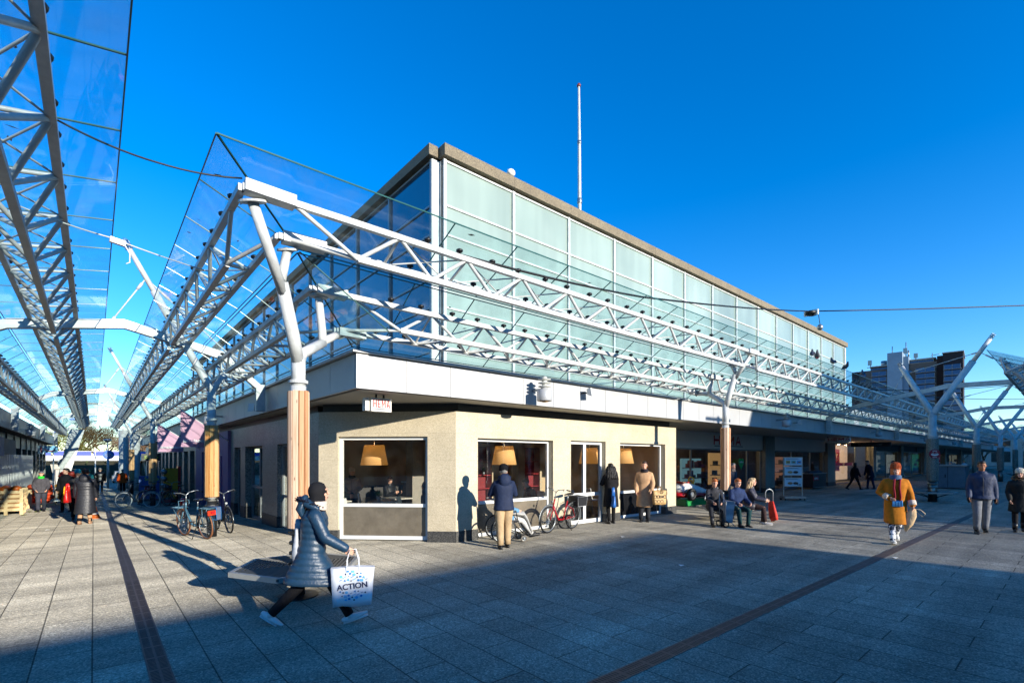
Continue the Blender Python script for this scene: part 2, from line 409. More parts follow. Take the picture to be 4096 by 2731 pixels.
def framed(parent, o, d, inward, a, c, z0, z1, setb, fr, bars=(), verts=(), kick=None, glass=MWG, frame=MFR, name='window', kickmat=None, swing=False):
    """frame + glass (+ metal kick panel) in an opening"""
    o = V(o); d = V(d).normalized(); n = V(inward).normalized(); q = o+n*setb
    m = M()
    def rail(A, B, za, zb, t=.07, f=0):
        p = [q+d*A+n*f, q+d*B+n*f]
        m.hexa([p[0]+V((0,0,za)), p[1]+V((0,0,za)), p[1]+V((0,0,za))+n*t, p[0]+V((0,0,za))+n*t], [p[0]+V((0,0,zb)), p[1]+V((0,0,zb)), p[1]+V((0,0,zb))+n*t, p[0]+V((0,0,zb))+n*t])
    rail(a, a+fr, z0, z1); rail(c-fr, c, z0, z1); rail(a+fr, c-fr, z1-fr, z1); rail(a+fr, c-fr, z0, z0+fr*1.2)
    cuts = [a+fr]+[x for v in verts for x in (v-fr*.6, v+fr*.6)]+[c-fr]
    for v in verts: rail(v-fr*.6, v+fr*.6, z0+fr*1.2, z1-fr, .066, .002)
    for i in range(0, len(cuts), 2):
        for z in bars: rail(cuts[i], cuts[i+1], z-fr*.55, z+fr*.55, .06, .005)
    w_ = m.build(name, frame, parent)
    gb = M()
    zs = [z0+fr*1.2]+list(bars)+[z1-fr]
    for i in range(0, len(cuts), 2):
        A, B = cuts[i], cuts[i+1]
        for j in range(len(zs)-1):
            za = zs[j]+(fr*.55 if j else 0); zb = zs[j+1]-(fr*.55 if j < len(zs)-2 else 0)
            t = gb if not (kick and j == 0) else None
            bb = gb
            if t is None:
                bb = M()
            p = [q+d*A+n*.03, q+d*B+n*.03]; e = n*.012
            bb.hexa([p[0]+V((0,0,za)), p[1]+V((0,0,za)), p[1]+V((0,0,za))+e, p[0]+V((0,0,za))+e], [p[0]+V((0,0,zb)), p[1]+V((0,0,zb)), p[1]+V((0,0,zb))+e, p[0]+V((0,0,zb))+e])
            if t is None: bb.build('kick_panel', kickmat or MSS, w_, wloc(parent))
    gb.build('pane', glass, w_, wloc(parent))
    return w_

MKP = P('brushed_kick_panel', '#a89c88', .25, .6, var=.35, sc=2.2)

# ------------------------------------------------------------------ main store building
B = T('store_building', 'corner store with beige stone ground floor, metal fascia and tall green glass upper storey', 'store building', (6.2, 9.2, 0))
b = M()
wall(b, (6.22, 9.2, 0), (1,0,0), 9.23, .25, 2.97, [(.62, 3.13, .25, 2.38), (3.83, 5.35, .25, 2.4), (6.05, 8.55, .25, 2.38)], .3, (0,1,0))
cd = (-.7071, .7071, 0); ci = (.7071, .7071, 0)
wall(b, (6.22, 9.2, 0), cd, 3.21, .25, 2.97, [(.65, 2.75, .25, 2.4)], .28, ci)
b.build('stone_wall', MST, B)
b = M(); wall(b, (3.95, 11.47, 0), (0,1,0), 9.5, .25, 2.97, [(.7, 3.35, .25, 2.3), (4.95, 7.2, .25, 2.3), (7.9, 8.9, .25, 2.3)], .3, (1,0,0)); b.build('side_wall', MSG, B)  # same beige stone as the front, its shade put into the grey
b = M()
wall(b, (6.22, 9.185, -.3), (1,0,0), 9.245, 0, .55, [(.62, 3.13, 0, .55), (3.83, 5.35, 0, .55), (6.05, 8.55, 0, .55)], .3, (0,1,0))
wall(b, (6.21, 9.19, -.3), cd, 3.2, 0, .55, [(.65, 2.75, 0, .55)], .28, ci)
wall(b, (3.935, 11.48, -.5), (0,1,0), 9.5, 0, .75, [(.7, 3.35, 0, .75), (4.95, 7.2, 0, .75), (7.9, 8.9, 0, .75)], .3, (1,0,0))
b.box(15.15, 15.463, 9.5, 11.6, -.1, .25)
build_each(b, 'plinth', MPL, B)
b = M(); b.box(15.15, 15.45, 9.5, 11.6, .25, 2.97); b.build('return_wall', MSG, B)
b = M()     # dark set-back band above the wall
b.box(6.36, 15.2, 9.3, 9.5, 2.97, 3.155); b.poly([(6.36,9.3,2.97),(6.5,9.6,2.97),(4.3,11.9,2.97),(4.08,11.56,2.97)], (0,0,.185)); b.box(4.08, 4.3, 11.9, 60, 2.97, 3.155)
b.build('dark_band', MBD, B)
# fascia panels
b = M()
x = 3.55
while x < 128:
    w_ = 1.0 if x < 60 else 4
    b.box(x+.005, x+w_-.005, 8.4, 8.46, 3.16, 3.77); x += w_
y = 8.46
while y < 60: b.box(3.55, 3.61, y+.005, y+1.195, 3.16, 3.77); y += 1.2
b.build('fascia', MFA, B)
b = M()
b.box(3.47, 128, 8.34, 8.6, 3.79, 3.84); b.box(3.47, 3.7, 8.6, 60, 3.79, 3.84); b.build('roof_edge_trim', MW, B)
b = M(); b.box(3.62, 128, 8.47, 8.55, 3.18, 3.785); b.box(3.62, 3.7, 8.55, 60, 3.18, 3.785); b.build('fascia_backing', MSL, B)
b = M()
b.box(3.7, 128, 8.55, 11.9, 3.16, 3.19); b.box(3.7, 7.9, 11.9, 60, 3.16, 3.19); b.build('soffit', MSO, B)
b = M(); b.box(3.7, 128, 8.6, 13, 3.7, 3.76); b.box(3.7, 8.2, 13, 60, 3.7, 3.76); b.build('flat_roof', MRF, B)
# upper glass storeys
rows = [(3.76, 4.28), (4.34, 5.18), (5.24, 6.54), (6.6, 7.44), (7.5, 8.8), (8.86, 9.7), (9.76, 11.06)]
X0, Y0 = 8.2, 12.76
for i in range(14):
    b = M(); x0 = X0+.04+i*2.8
    for z0, z1 in rows: b.box(x0+.06, x0+2.74, Y0+.04, Y0+.1, z0, z1)
    b.build('glass_bay', MBG, B)
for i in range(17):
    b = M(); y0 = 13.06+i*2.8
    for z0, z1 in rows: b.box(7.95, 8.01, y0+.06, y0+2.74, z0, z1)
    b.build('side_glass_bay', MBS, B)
b = M()
for i in range(15): b.box(X0-.03+i*2.8, X0+.07+i*2.8, Y0-.03, Y0+.12, 3.76, 11.12)
for i in range(14):
    for j, (z0, z1) in enumerate(rows): b.box(X0+.07+i*2.8, X0+2.77+i*2.8, Y0, Y0+.12, z1, rows[j+1][0] if j < 6 else 11.12)
b.box(X0+39.27, X0+39.5, Y0-.02, Y0+.4, 3.76, 11.12)
b.build('mullions', MW, B)
b = M()
for i in range(18): b.box(7.88, 8.03, 13.0+i*2.8, 13.1+i*2.8, 3.76, 11.12)
for i in range(17):
    for j, (z0, z1) in enumerate(rows): b.box(7.91, 8.03, 13.1+i*2.8, 15.8+i*2.8, z1, rows[j+1][0] if j < 6 else 11.12)
b.build('side_mullions', MFG, B)
b = M(); b.box(7.9, 8.17, 12.98, 13.0, 3.76, 11.12); b.box(8.17, 8.2, 12.8, 13.0, 3.76, 11.12); b.build('corner_panels', MW, B)
b = M(); b.box(8.24, 47.6, 12.95, 60.5, 3.7, 11.1); b.build('core', MRF, B)
b = M()
for i in range(14): b.box(8.12+i*2.83, 8.12+i*2.83+2.82, 12.6, 13.1, 11.17, 11.52)
b.box(7.75, 8.06, 12.9, 61, 11.17, 11.5); b.box(8.06, 47.6, 13.1, 61, 11.12, 11.45)
b.build('parapet', MCO, B)
# second low storey further along the right street
b = M(); b.box(47.7, 127, 13.2, 30, 3.7, 6.4); b.build('rear_storey', MFA, B)
b = M()
for i in range(18): b.box(49+i*4.2, 51.6+i*4.2, 13.15, 13.25, 4.3, 5.9)
build_each(b, 'rear_window', MDG, B)
# windows
fr = .07
framed(B, (6.22,9.2,0), cd, ci, .65, 2.75, .03, 2.4, .1, fr, (.82,), (), True, kickmat=MKP)
framed(B, (6.22,9.2,0), (1,0,0), (0,1,0), .62, 3.13, .03, 2.38, .16, fr, (.84,), (), True, kickmat=MKP)
framed(B, (6.22,9.2,0), (1,0,0), (0,1,0), 3.83, 5.35, .03, 2.4, .14, .09, (.86,), (4.57,), False, name='door')
framed(B, (6.22,9.2,0), (1,0,0), (0,1,0), 6.05, 8.55, .03, 2.38, .16, fr, (.84,), (), True, kickmat=P('dark_kick_panel', '#2b2c30', .25, .6, var=.3, sc=3))
lf = (3.95, 11.47, 0)
framed(B, lf, (0,1,0), (1,0,0), .7, 3.35, -.1, 2.3, .12, fr, (.84,), (2.0,), False, frame=MFG)
framed(B, lf, (0,1,0), (1,0,0), 4.95, 7.2, -.12, 2.3, .2, fr, (.95,), (6.1,), False, frame=MFG, name='door')
framed(B, lf, (0,1,0), (1,0,0), 7.9, 8.9, -.15, 2.3, .12, fr, (), (), False, frame=MFG, glass=MDG)
# cafe interior
b = M(); fp = [(6.5,9.5),(15.1,9.5),(15.1,19.9),(4.25,19.9),(4.25,11.75)]; b.poly([(x, y, -.02) for x, y in fp], (0,0,.03)); b.build('cafe_floor', MIF, B)
b = M(); b.poly([(x, y, 2.75) for x, y in fp], (0,0,.2)); b.build('cafe_ceiling', MIC, B)
b = M()
b.box(4.5, 9.3, 15.0, 15.1, .02, 2.75); b.box(11.2, 15.1, 14.2, 14.3, .02, 2.75); b.box(15.0, 15.12, 9.55, 14.2, .02, 2.75); b.box(9.3, 11.2, 16.6, 16.7, .02, 2.75)
build_each(b, 'cafe_back_wall', MIW, B)
b = M(); b.box(7.4, 7.8, 13.3, 13.7, .02, 2.75); b.box(11.1, 11.4, 12.6, 12.9, .02, 2.75); build_each(b, 'cafe_pillar', P('cafe_pillar_paint', '#8f877a', .6), B)
b = M(); b.box(4.5, 9.3, 14.9, 15.0, .02, 1.0); b.build('dark_wainscot', P('dark_wainscot', '#2a2522', .5), B)
# recessed shop fronts on the right street
b = M()
for a, c in ((15.46, 28.4), (29.65, 38.7)): b.box(a, c, 11.56, 11.75, 2.37, 3.155)
build_each(b, 'shop_sign_band', P('sign_band', '#dcdddb', .5, .1, var=.05), B)
b = M()
for a, c in ((28.4, 29.65), (38.7, 40.3), (50.2, 51), (60, 61), (71, 72), (84, 85), (97, 98)): b.box(a, c, 11.4, 11.9, .25, 3.157)
build_each(b, 'shop_pillar', MSG, B)
b = M()
for a, c in ((28.38, 29.67), (38.68, 40.32), (50.18, 51.02), (59.98, 61.02)): b.box(a, c, 11.385, 11.9, -.1, .25)
build_each(b, 'shop_pillar_plinth', MPL, B)
MIN = P('dark_shop_interior', '#4a4038', .8, var=.4, sc=3)
b = M(); b.box(15.46, 128, 15.0, 15.2, 0, 3.1); b.box(28.5, 28.7, 11.9, 15, 0, 3.1); b.box(39, 39.3, 11.9, 15, 0, 3.1); b.box(50.4, 50.6, 11.9, 15, 0, 3.1); build_each(b, 'shop_interior_wall', MIN, B)
framed(B, (15.46,11.6,0), (1,0,0), (0,1,0), 0, 12.9, .02, 2.37, .05, .06, (), (2.2, 3.7, 5.4, 8.4, 11.2), False, frame=MFG, glass=MWG, name='shop_front')
framed(B, (15.46,11.6,0), (1,0,0), (0,1,0), 14.2, 23.2, .02, 2.37, .05, .06, (), (17.4, 20.6), False, frame=MFG, glass=MWG, name='shop_front')
framed(B, (15.46,11.6,0), (1,0,0), (0,1,0), 24.9, 34.7, .02, 3.0, .05, .06, (), (30.6,), False, frame=MFG, glass=MWG, name='shop_front')
for a, c in ((51, 60), (61, 71), (72, 84), (85, 97), (98, 115)):
    framed(B, (0,11.6,0), (1,0,0), (0,1,0), a, c, .02, 2.6, .05, .07, (), ((a+c)/2,), False, frame=MFG, glass=MDG, name='shop_front')
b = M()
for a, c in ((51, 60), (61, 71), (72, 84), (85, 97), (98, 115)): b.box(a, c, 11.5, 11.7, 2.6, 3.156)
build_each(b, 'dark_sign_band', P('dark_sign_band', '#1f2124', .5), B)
b = M(); b.box(40.4, 50.2, 13.3, 13.4, .1, 3.05); b.build('window_backdrop', emit('lit_shop_backdrop', '#d9b89a', .35), B)
for i, (x, w_, z0_, z1_, cc) in enumerate(((16.2,2.6,.5,2.2,'#6b4a2c'),(19.4,1.6,.6,2.1,'#7d5a30'),(22.2,1.9,.4,1.9,'#4b6a72'),(25.0,2.3,.5,2.2,'#8a6a42'),(30.4,2.2,.3,1.9,'#7a5a66'),(33.4,2.6,.5,2.0,'#6a4a3a'),(52,3.2,.4,2.3,'#37506e'),(56.2,3,.5,2.2,'#8d8a80'),(61.8,3.6,.4,2.3,'#a8a090'),(66.4,4,.4,2.2,'#5a6a78'),(73,4.4,.5,2.4,'#2f7a4a'),(78.6,4.6,.5,2.4,'#a09a88'),(86,5,.4,2.3,'#8a2a3a'),(91.6,4.6,.5,2.3,'#5a7a92'),(99,7,.4,2.4,'#b0a890'),(107,7,.4,2.4,'#3a5a7a'))):
    m = M(); m.box(x, x+w_, 12.9, 13.0, z0_, z1_); m.build('lit_display', emit('lit_display_%d' % i, cc, .5), B)
    m = M()
    for j in range(15):
        q = x+w_*.94*R.random(); lv_ = z0_+.02+.52*(j % 3); m.box(q, q+.08+.16*R.random(), 12.55+.004*j, 12.8, lv_, lv_+.12+R.random()*.26)
    for j in range(3): m.box(x, x+w_, 12.5, 12.88, z0_-.02+.52*j, z0_+.012+.52*j)
    build_each(m, 'display_item', P('display_item_%d' % i, ('#3a2c24', '#8c8478', '#5a2430', '#2a3a4a')[i % 4], .6), B)
b = M()
for x in (41.5, 43.3, 45, 47, 48.8): b.lathe([(.09, 2.96), (.09, 3.0)], (x, 12.0, 0), 12)
for x in (17, 19, 21, 23, 25, 31, 34, 53, 57, 63, 68, 75, 80, 88, 94): b.lathe([(.08, 2.9), (.08, 2.94)], (x, 13.4, 0), 10)
build_each(b, 'ceiling_spot', emit('spot_lamp', '#ffd9a0', 70), B)
b = M()
for x in (16.6, 17.8, 19.6, 21.2): b.box(x, x+.9, 11.545, 11.56, 2.40, 2.45)
build_each(b, 'reflected_lamp_strip', MWH, B)
b = M()
for i in range(26):
    x = 16.2+R.random()*11.5; z = .3+R.random()*1.2
    b.box(x, x+.3+R.random()*.6, 14.2, 14.9, z, z+.2+R.random()*.35)
b.build('shelf_goods', P('shelf_goods', '#7b5a3c', .7, var=.6, sc=4), B)
b = M(); b.box(18.0, 23, 14.0, 14.95, .02, 1.2); b.box(30.5, 37, 14.0, 14.9, .02, 1.1); build_each(b, 'counter', P('counter', '#5b4a3a', .6), B)

# roof details
o = T('flag_pole', 'tall white flag pole standing bare on the store roof', 'flag pole', (18.1, 16, 11.5))
M().limb([(18.1,16,11.5), (18.1,16,14.5), (18.08,16,17.5), (18.05,16,20.1)], [.1,.09,.075,.055], 12).build('pole', MWR, o)
M().lathe([(.09, 20.1), (.1, 20.16), (.06, 20.24)], (18.05,16,0), 12).build('cap', P('pole_cap', '#8a3a2a', .5), o)
b = M(); b.lathe([(.11, 14.4), (.12, 14.45), (.12, 14.6), (.1, 14.65)], (18.1,16,0), 12); b.lathe([(.09, 17.3), (.1, 17.35), (.1, 17.45)], (18.08,16,0), 12); b.build('sleeve_joint', MGS, o)
o = tag(M().ell((10.9, 12.75, 11.72), (.16, .13, .12), 12, 8).build('roof_lamp', MWH), 'small round white lamp head on the parapet edge', 'roof lamp')
o['label'] = 'small round white lamp head peeking over the brown parapet'

# purple shop and the row of dark shops beyond it on the left street
U = T('purple_shop', 'purple painted shop front with grey roller shutter beside the timber clad column', 'shop front', (3.9, 24.8, gz(0, 24)))
b = M(); wall(b, (3.85, 20.97, -.8), (0,1,0), 7.6, 0, 3.75, [(2.6, 5.9, 0, 3.0)], .4, (1,0,0)); b.build('wall', MPU, U)
m_, nt_, bs_ = newmat('roller_shutter'); wv = nod(nt_, 'TexWave', wave_type='BANDS', bands_direction='Z', i_Scale=3.2); tc_ = nod(nt_, 'TexCoord'); nt_.links.new(tc_.outputs['Object'], wv.inputs[0])
bs_.inputs['Base Color'].default_value = lin('#6a6a72'); bs_.inputs['Metallic'].default_value = .4; bs_.inputs['Roughness'].default_value = .5
bp_ = nod(nt_, 'Bump', i_Strength=1.0, i_Distance=.05); nt_.links.new(wv.outputs['Color'], bp_.inputs['Height']); nt_.links.new(bp_.outputs[0], bs_.inputs['Normal'])
b = M(); b.box(4.02, 4.1, 23.57, 26.87, -.5, 2.2); b.build('roller_shutter', m_, U)
b = M(); b.box(3.82, 3.88, 22.1, 23.0, -.3, 2.0); b.build('door', P('purple_door', '#7b557f', .6), U)
U = T('shop_row', 'long row of dark stone shop fronts receding down the left street', 'shop row', (3.95, 44, gz(0, 44)))
b = M()
y = 28.6
while y < 60:
    b.box(3.9, 4.3, y, y+.75, -1.6, 2.3); y += 2.3
b.box(3.9, 4.3, 28.6, 60, 2.3, 2.97); b.box(4.3, 9, 59.6, 60, -1.6, 3.7); build_each(b, 'stone_pier', MSG, U)
y = 29.35
while y < 59:
    m = M(); m.box(4.1, 4.14, y, y+1.55, -1.5, 2.3); m.build('shop_window', MDG, U)
    y += 2.3
b = M(); b.box(4.9, 5, 28.6, 60, -1.6, 3); b.build('dark_interior', MIN, U)
b = M(); b.box(3.84, 3.9, 34, 41, 2.35, 2.9); b.build('sign_band', P('cream_sign_band', '#a09a8c', .6), U)

# opposite low shops on the far left
U = T('left_shop_row', 'low grey shop row with metal fascia along the left edge', 'shop row', (-3.1, 36, gz(0, 36)))
b = M()
y = 12
while y < 60: b.box(-2.66, -2.6, y+.005, y+1.195, 3.1, 3.78); y += 1.2
b.build('fascia', MFA, U)
b = M(); b.box(-9, -2.67, 11.9, 60.2, 3.1, 3.77); b.build('roof', MRF, U)
b = M()
y = 12
k = 0
while y < 60:
    b.box(-3.5, -3.1, y, y+.5, -1.6, 3.1); y += 3.0
b.box(-3.5, -3.15, 12, 60, 2.45, 3.1); build_each(b, 'pier', MSG, U)
y = 12.5
while y < 59:
    m = M(); m.box(-3.3, -3.26, y, y+2.5, -1.5, 2.45)
    m.build('shop_window', MDG, U); y += 3
b = M(); b.box(-4.4, -4.3, 12, 60, -1.6, 3); b.build('dark_interior', MIN, U)
b = M()
for i in range(27): b.box(-3.12, -3.05, 28.8+i*.62, 29.15+i*.62, -.5, 2.1)
build_each(b, 'white_panel', MWH, U)
b = M(); b.box(-3.05, -2.75, 24, 28.4, 2.0, 2.75); b.build('blue_sign_box', P('blue_sign', '#1c2f7a', .5), U)
b = M(); b.box(-3.05, -2.8, 28.5, 33, 2.1, 2.75); b.build('grey_sign_box', P('grey_sign', '#857a74', .6, var=.3, sc=5), U)
b = M(); b.box(-3.08, -2.9, 24, 28.4, -.5, 1.9); b.build('brick_panel', P('red_brick_panel', '#6e3b33', .8, var=.4, sc=12), U)

# buildings behind the photographer (they shade the foreground)
U = T('rear_building', 'flat roofed brick building across the square whose shadow lies over the foreground', 'building', (-10, -27, 0))
b = M(); b.box(-45, 14.9, -40, -26, 0, 8.1); b.build('walls', P('rear_brick', '#8b6f58', .85, sc=2), U)
for i in range(13):
    m = M(); m.box(-44+i*4.3, -41.2+i*4.3, -25.99, -25.93, 4.6, 6.6); m.build('window', MDG, U)
b = M(); b.box(-45, 14.6, -25.95, -25.9, .3, 3.2); b.build('shop_windows', MDG, U)
U = T('west_building', 'red brick terrace west of the square, seen only as reflections in the cafe windows', 'building', (-34, -10, 0))
b = M(); b.box(-44, -32, -60, 4, 0, 8.5); b.build('walls', P('west_brick', '#7a4636', .85, sc=2), U)
for i in range(12):
    m = M(); m.box(-31.99, -31.93, -57+i*5, -54+i*5, 4.6, 6.8); m.build('window', MDG, U)
b = M(); b.box(-31.95, -31.9, -58, 3, .4, 3.3); b.build('shop_windows', MDG, U)
U = T('street_end_building', 'pale low building closing the far end of the right street', 'building', (175, 0, 0))
b = M(); b.box(172, 190, -60, 60, 0, 9); b.build('walls', P('end_render', '#a8a39a', .85, sc=.6), U)
for i in range(20):
    for z in (1, 5): m = M(); m.box(171.9, 171.97, -56+i*5.6, -52.6+i*5.6, z, z+2.6); m.build('window', MDG, U)
U = T('rear_shop_row', 'two storey shop row across the right street that shades its far half', 'building', (60, -13, 0))
b = M(); b.box(22.8, 172, -30, -12.2, 0, 10.2); b.build('walls', P('rear_render', '#b5ab9a', .85, sc=2), U)
for i in range(24):
    m = M(); m.box(26+i*4.7, 29+i*4.7, -12.19, -12.13, 4.8, 7.4); m.build('window', MDG, U)
b = M(); b.box(23.5, 139, -12.15, -12.1, .3, 3.2); b.build('shop_windows', MDG, U)
# ------------------------------------------------------------------ glass canopies on triangular trusses
PR = dict(g=[(0,5.3),(1.13,4.78),(1.17,4.74),(2.5,3.87)], A=(.3,4.98), B=(.82,4.76), Cc=(.4,4.56), D=(1.46,4.4), E=(2.04,4.0), F=(1.52,4.04))
PO = dict(g=[(0,5.14),(1.63,4.86),(1.67,4.82),(2.72,3.9)], A=(.49,4.95), B=(1.2,4.82), Cc=(.82,4.5), D=(1.97,4.36), E=(2.4,3.98), F=(1.97,3.86))
f_ = M(); f_.lathe([(.018,.04),(.018,.085),(.05,.085),(.055,.115),(.03,.13)], (0,0,0), 8); CLAMP = f_.mesh('glass_clamp', MBLK)
MLF = P('dry_leaf', '#3d2a22', .9, var=.5, sc=3)
def canopy(mp, s0, s1, diag, pr, label, stops=(), first=None, group='glass canopies over the shopping streets', sgn=1):
    c = V(mp(1.2, (s0+s1)/2, 4.4)); o = T('glass_canopy', label, 'canopy', c, group)
    st = lambda u: s0+(u if diag else 0)
    Q = lambda u, s, z: V(mp(u, s, z))
    cuts = [first if first else s0+1.2]
    while cuts[-1]+1.25 < s1: cuts.append(cuts[-1]+1.2)
    edges = M(); G_ = pr['g']
    for (u0, z0), (u1, z1) in ((G_[0], G_[1]), (G_[2], G_[3])):
        du, dz = u1-u0, z1-z0; L = math.hypot(du, dz)
        cs = [None]+cuts+[s1]
        for i in range(len(cs)-1):
            a0 = st(u0)+.01 if cs[i] is None else cs[i]+.008; a1 = st(u1)+.01 if cs[i] is None else cs[i]+.008
            e = cs[i+1]-.008
            lo = [Q(u0,a0,z0), Q(u0,e,z0), Q(u1,e,z1), Q(u1,a1,z1)]
            m = M(); m.hexa(lo, [p+V((0,0,.014)) for p in lo]); m.build('glass_pane', MCG, o)
            if i < len(cs)-2: edges.bar(Q(u0,cs[i+1],z0+.007), Q(u1,cs[i+1],z1+.007), .016, .012)
        edges.bar(Q(u0-.006,st(u0),z0+.007), Q(u0-.006,s1,z0+.007), .012, .016); edges.bar(Q(u1+.006,st(u1),z1+.007), Q(u1+.006,s1,z1+.007), .012, .016)
        if diag: edges.bar(Q(u0,st(u0),z0+.007), Q(u1,st(u1),z1+.007), .018, .02)
    edges.build('glass_seals', MGE, o)
    if s0 < 20:
        lf_ = M(); rr = random.Random(int(s1*10))
        for i in range(34):
            u = rr.uniform(.05, G_[3][0]-.1); s_ = rr.uniform(s0+u, min(s1, s0+13)); (ua_, za_), (ub_, zb_) = (G_[0], G_[1]) if u < G_[1][0] else (G_[2], G_[3])
            p = Q(u, s_, za_+(zb_-za_)*(u-ua_)/(ub_-ua_)+.022); a = rr.random()*6.28; h = rr.uniform(.015, .04)
            d1 = V((math.cos(a)*h*1.7, math.sin(a)*h*1.7, 0)); d2 = V((-math.sin(a)*h*.6, math.cos(a)*h*.6, .004)); lf_.quad(p-d1, p+d2, p+d1, p-d2)
        tag(lf_.build('leaf_debris', MLF, o), kind='stuff')
    for nA, nB, nC, r in (('A','B','Cc',.029), ('D','E','F',.026)):
        (ua,za), (ub,zb), (uc,zc) = pr[nA], pr[nB], pr[nC]
        segs = []; lo = max(st(ua), st(ub), st(uc))+ (.0 if diag else 0)
        pts = [lo-.02]+[x for x in stops]+[s1]
        m = M()
        m.bar(Q(ua,st(ua),za), Q(ua,s1,za), .078, .078); m.bar(Q(ub,st(ub),zb), Q(ub,s1,zb), .074, .074)
        for i in range(len(pts)-1):
            a, e = pts[i]+(.45 if i else .9 if diag else .1), pts[i+1]-.45
            n = max(1, round((e-a)/1.2)); h = (e-a)/n
            m.bar(Q(uc,a,zc), Q(uc,e,zc), .078, .078)
            lo_ = pts[i]+(.12 if i else .05)
            for k in range(n+1):
                sc_ = a+k*h
                for su, sz in ((ua,za), (ub,zb)):
                    for hh in (-.5, .5):
                        se = sc_+hh*h
                        if k == 0 and hh < 0: se = lo_
                        if k == n and hh > 0: se = pts[i+1]-.1
                        m.limb([Q(uc,sc_,zc), Q(su,se,sz)], r, 7, False)
                for hh in ((0,) if k == n else (0, .5)):
                    q = sc_+hh*h
                    if hh: m.limb([Q(ua,q,za), Q(ub,q,zb)], r*.8, 6, False)
                    if hh and k < n: m.limb([Q(ua,q,za), Q(ub,q+h,zb)], .012, 5, False); m.limb([Q(ub,q,zb), Q(ua,q+h,za)], .012, 5, False)
        tr = m.build('truss', MW, o)
        f = M(); near = [x for x in cuts+[s1] if x < 29]
        for s in near:
            for ds in (-.28, .28):
                for su, sz in ((ua,za), (ub,zb)):
                    p = Q(su, s+ds, sz)
                    if s+ds > s1 or s+ds < st(su)+.1: continue
                    gc = bpy.data.objects.new('glass_clamp', CLAMP); C.objects.link(gc); gc.parent = tr; gc.location = p-c
    return o
RM = lambda u, s, z: (s, 5.9+u, z)
LM = lambda u, s, z: (.98+u, s, z)
OM = lambda u, s, z: (.2-u, s, z)
QM = lambda u, s, z: (s, 1.9-u, z)
canopy(RM, .98, 28.1, True, PR, 'long sunlit glass canopy with white trusses before the green glass storey', (14.6,), 3.98)
RX = [28.1, 42.2, 56.3, 70.4, 84.5, 98.6]
nm = ['first', 'second', 'third', 'fourth', 'farthest']
for i in range(5):
    canopy(RM, RX[i], RX[i+1], False, PR, 'shaded glass canopy along the store, %s bay beyond the first forked mast column' % nm[i])
LY = [14.2, 28.5, 42.8, 57]
canopy(LM, 5.9, LY[0], True, PR, 'glass canopy from the plaza corner column to the nearest arched beam of the left street', (), 7.0)
for i, t in enumerate(('nearer', 'middle', 'farthest')[:3]):
    canopy(LM, LY[i], LY[i+1], False, PR, 'store side glass canopy of the left street, %s of three beyond the near beam' % t)
canopy(OM, -3, LY[0], False, PO, 'large glass canopy overhead at top left with heavy dark backlit trusses', (), -2.2)
for i, t in enumerate(('nearer', 'middle', 'farthest')[:3]):
    canopy(OM, LY[i], LY[i+1], False, PO, 'far left glass canopy of the left street, %s of three beyond the near beam' % t)
canopy(QM, 21.3, 28.1, False, PR, 'glass canopy corner entering the picture at the right edge beside the mast tip')
for i in range(3):
    canopy(QM, RX[i], RX[i+1], False, PR, 'glass canopy across the right street, %s bay beyond its first beam' % nm[i])

# ------------------------------------------------------------------ columns
MWD3 = wood('larch_slats_dark', '#a06c42', '#c4926a'); MWD4 = wood('orange_pine_dark', '#ad7236', '#c8965a')
def slats(b, c, r, z0, z1, n=10, w_=.09, t=.03):
    for k in range(n):
        a = 2*math.pi*k/n+.15; d = V((math.cos(a), math.sin(a), 0)); s_ = V((-d.y, d.x, 0))
        zz = z1-.02*R.random(); b.cur = 1 if R.random() < .4 else 0
        lo = [V(c)+d*(r-t)-s_*w_/2, V(c)+d*r-s_*w_/2, V(c)+d*r+s_*w_/2, V(c)+d*(r-t)+s_*w_/2]
        b.hexa([p+V((0,0,z0-c[2])) for p in lo], [p+V((0,0,zz-c[2])) for p in lo])
def rings_(b, c, r, zs):
    for z in zs: b.lathe([(r, z-.02), (r+.035, z-.015), (r+.035, z+.02), (r, z+.025)], (c[0], c[1], 0), 20, smooth=False)
def plate(b, p, d, r=.15):
    q = V(d).to_track_quat('Z', 'Y').to_matrix().to_4x4(); t = M(); t.lathe([(r,-.012),(r,.012)], (0,0,0), 20, smooth=False, sx=1, sy=.72); t.xf(Matrix.Translation(V(p)) @ q)
    b.add(t.v, t.f, False)
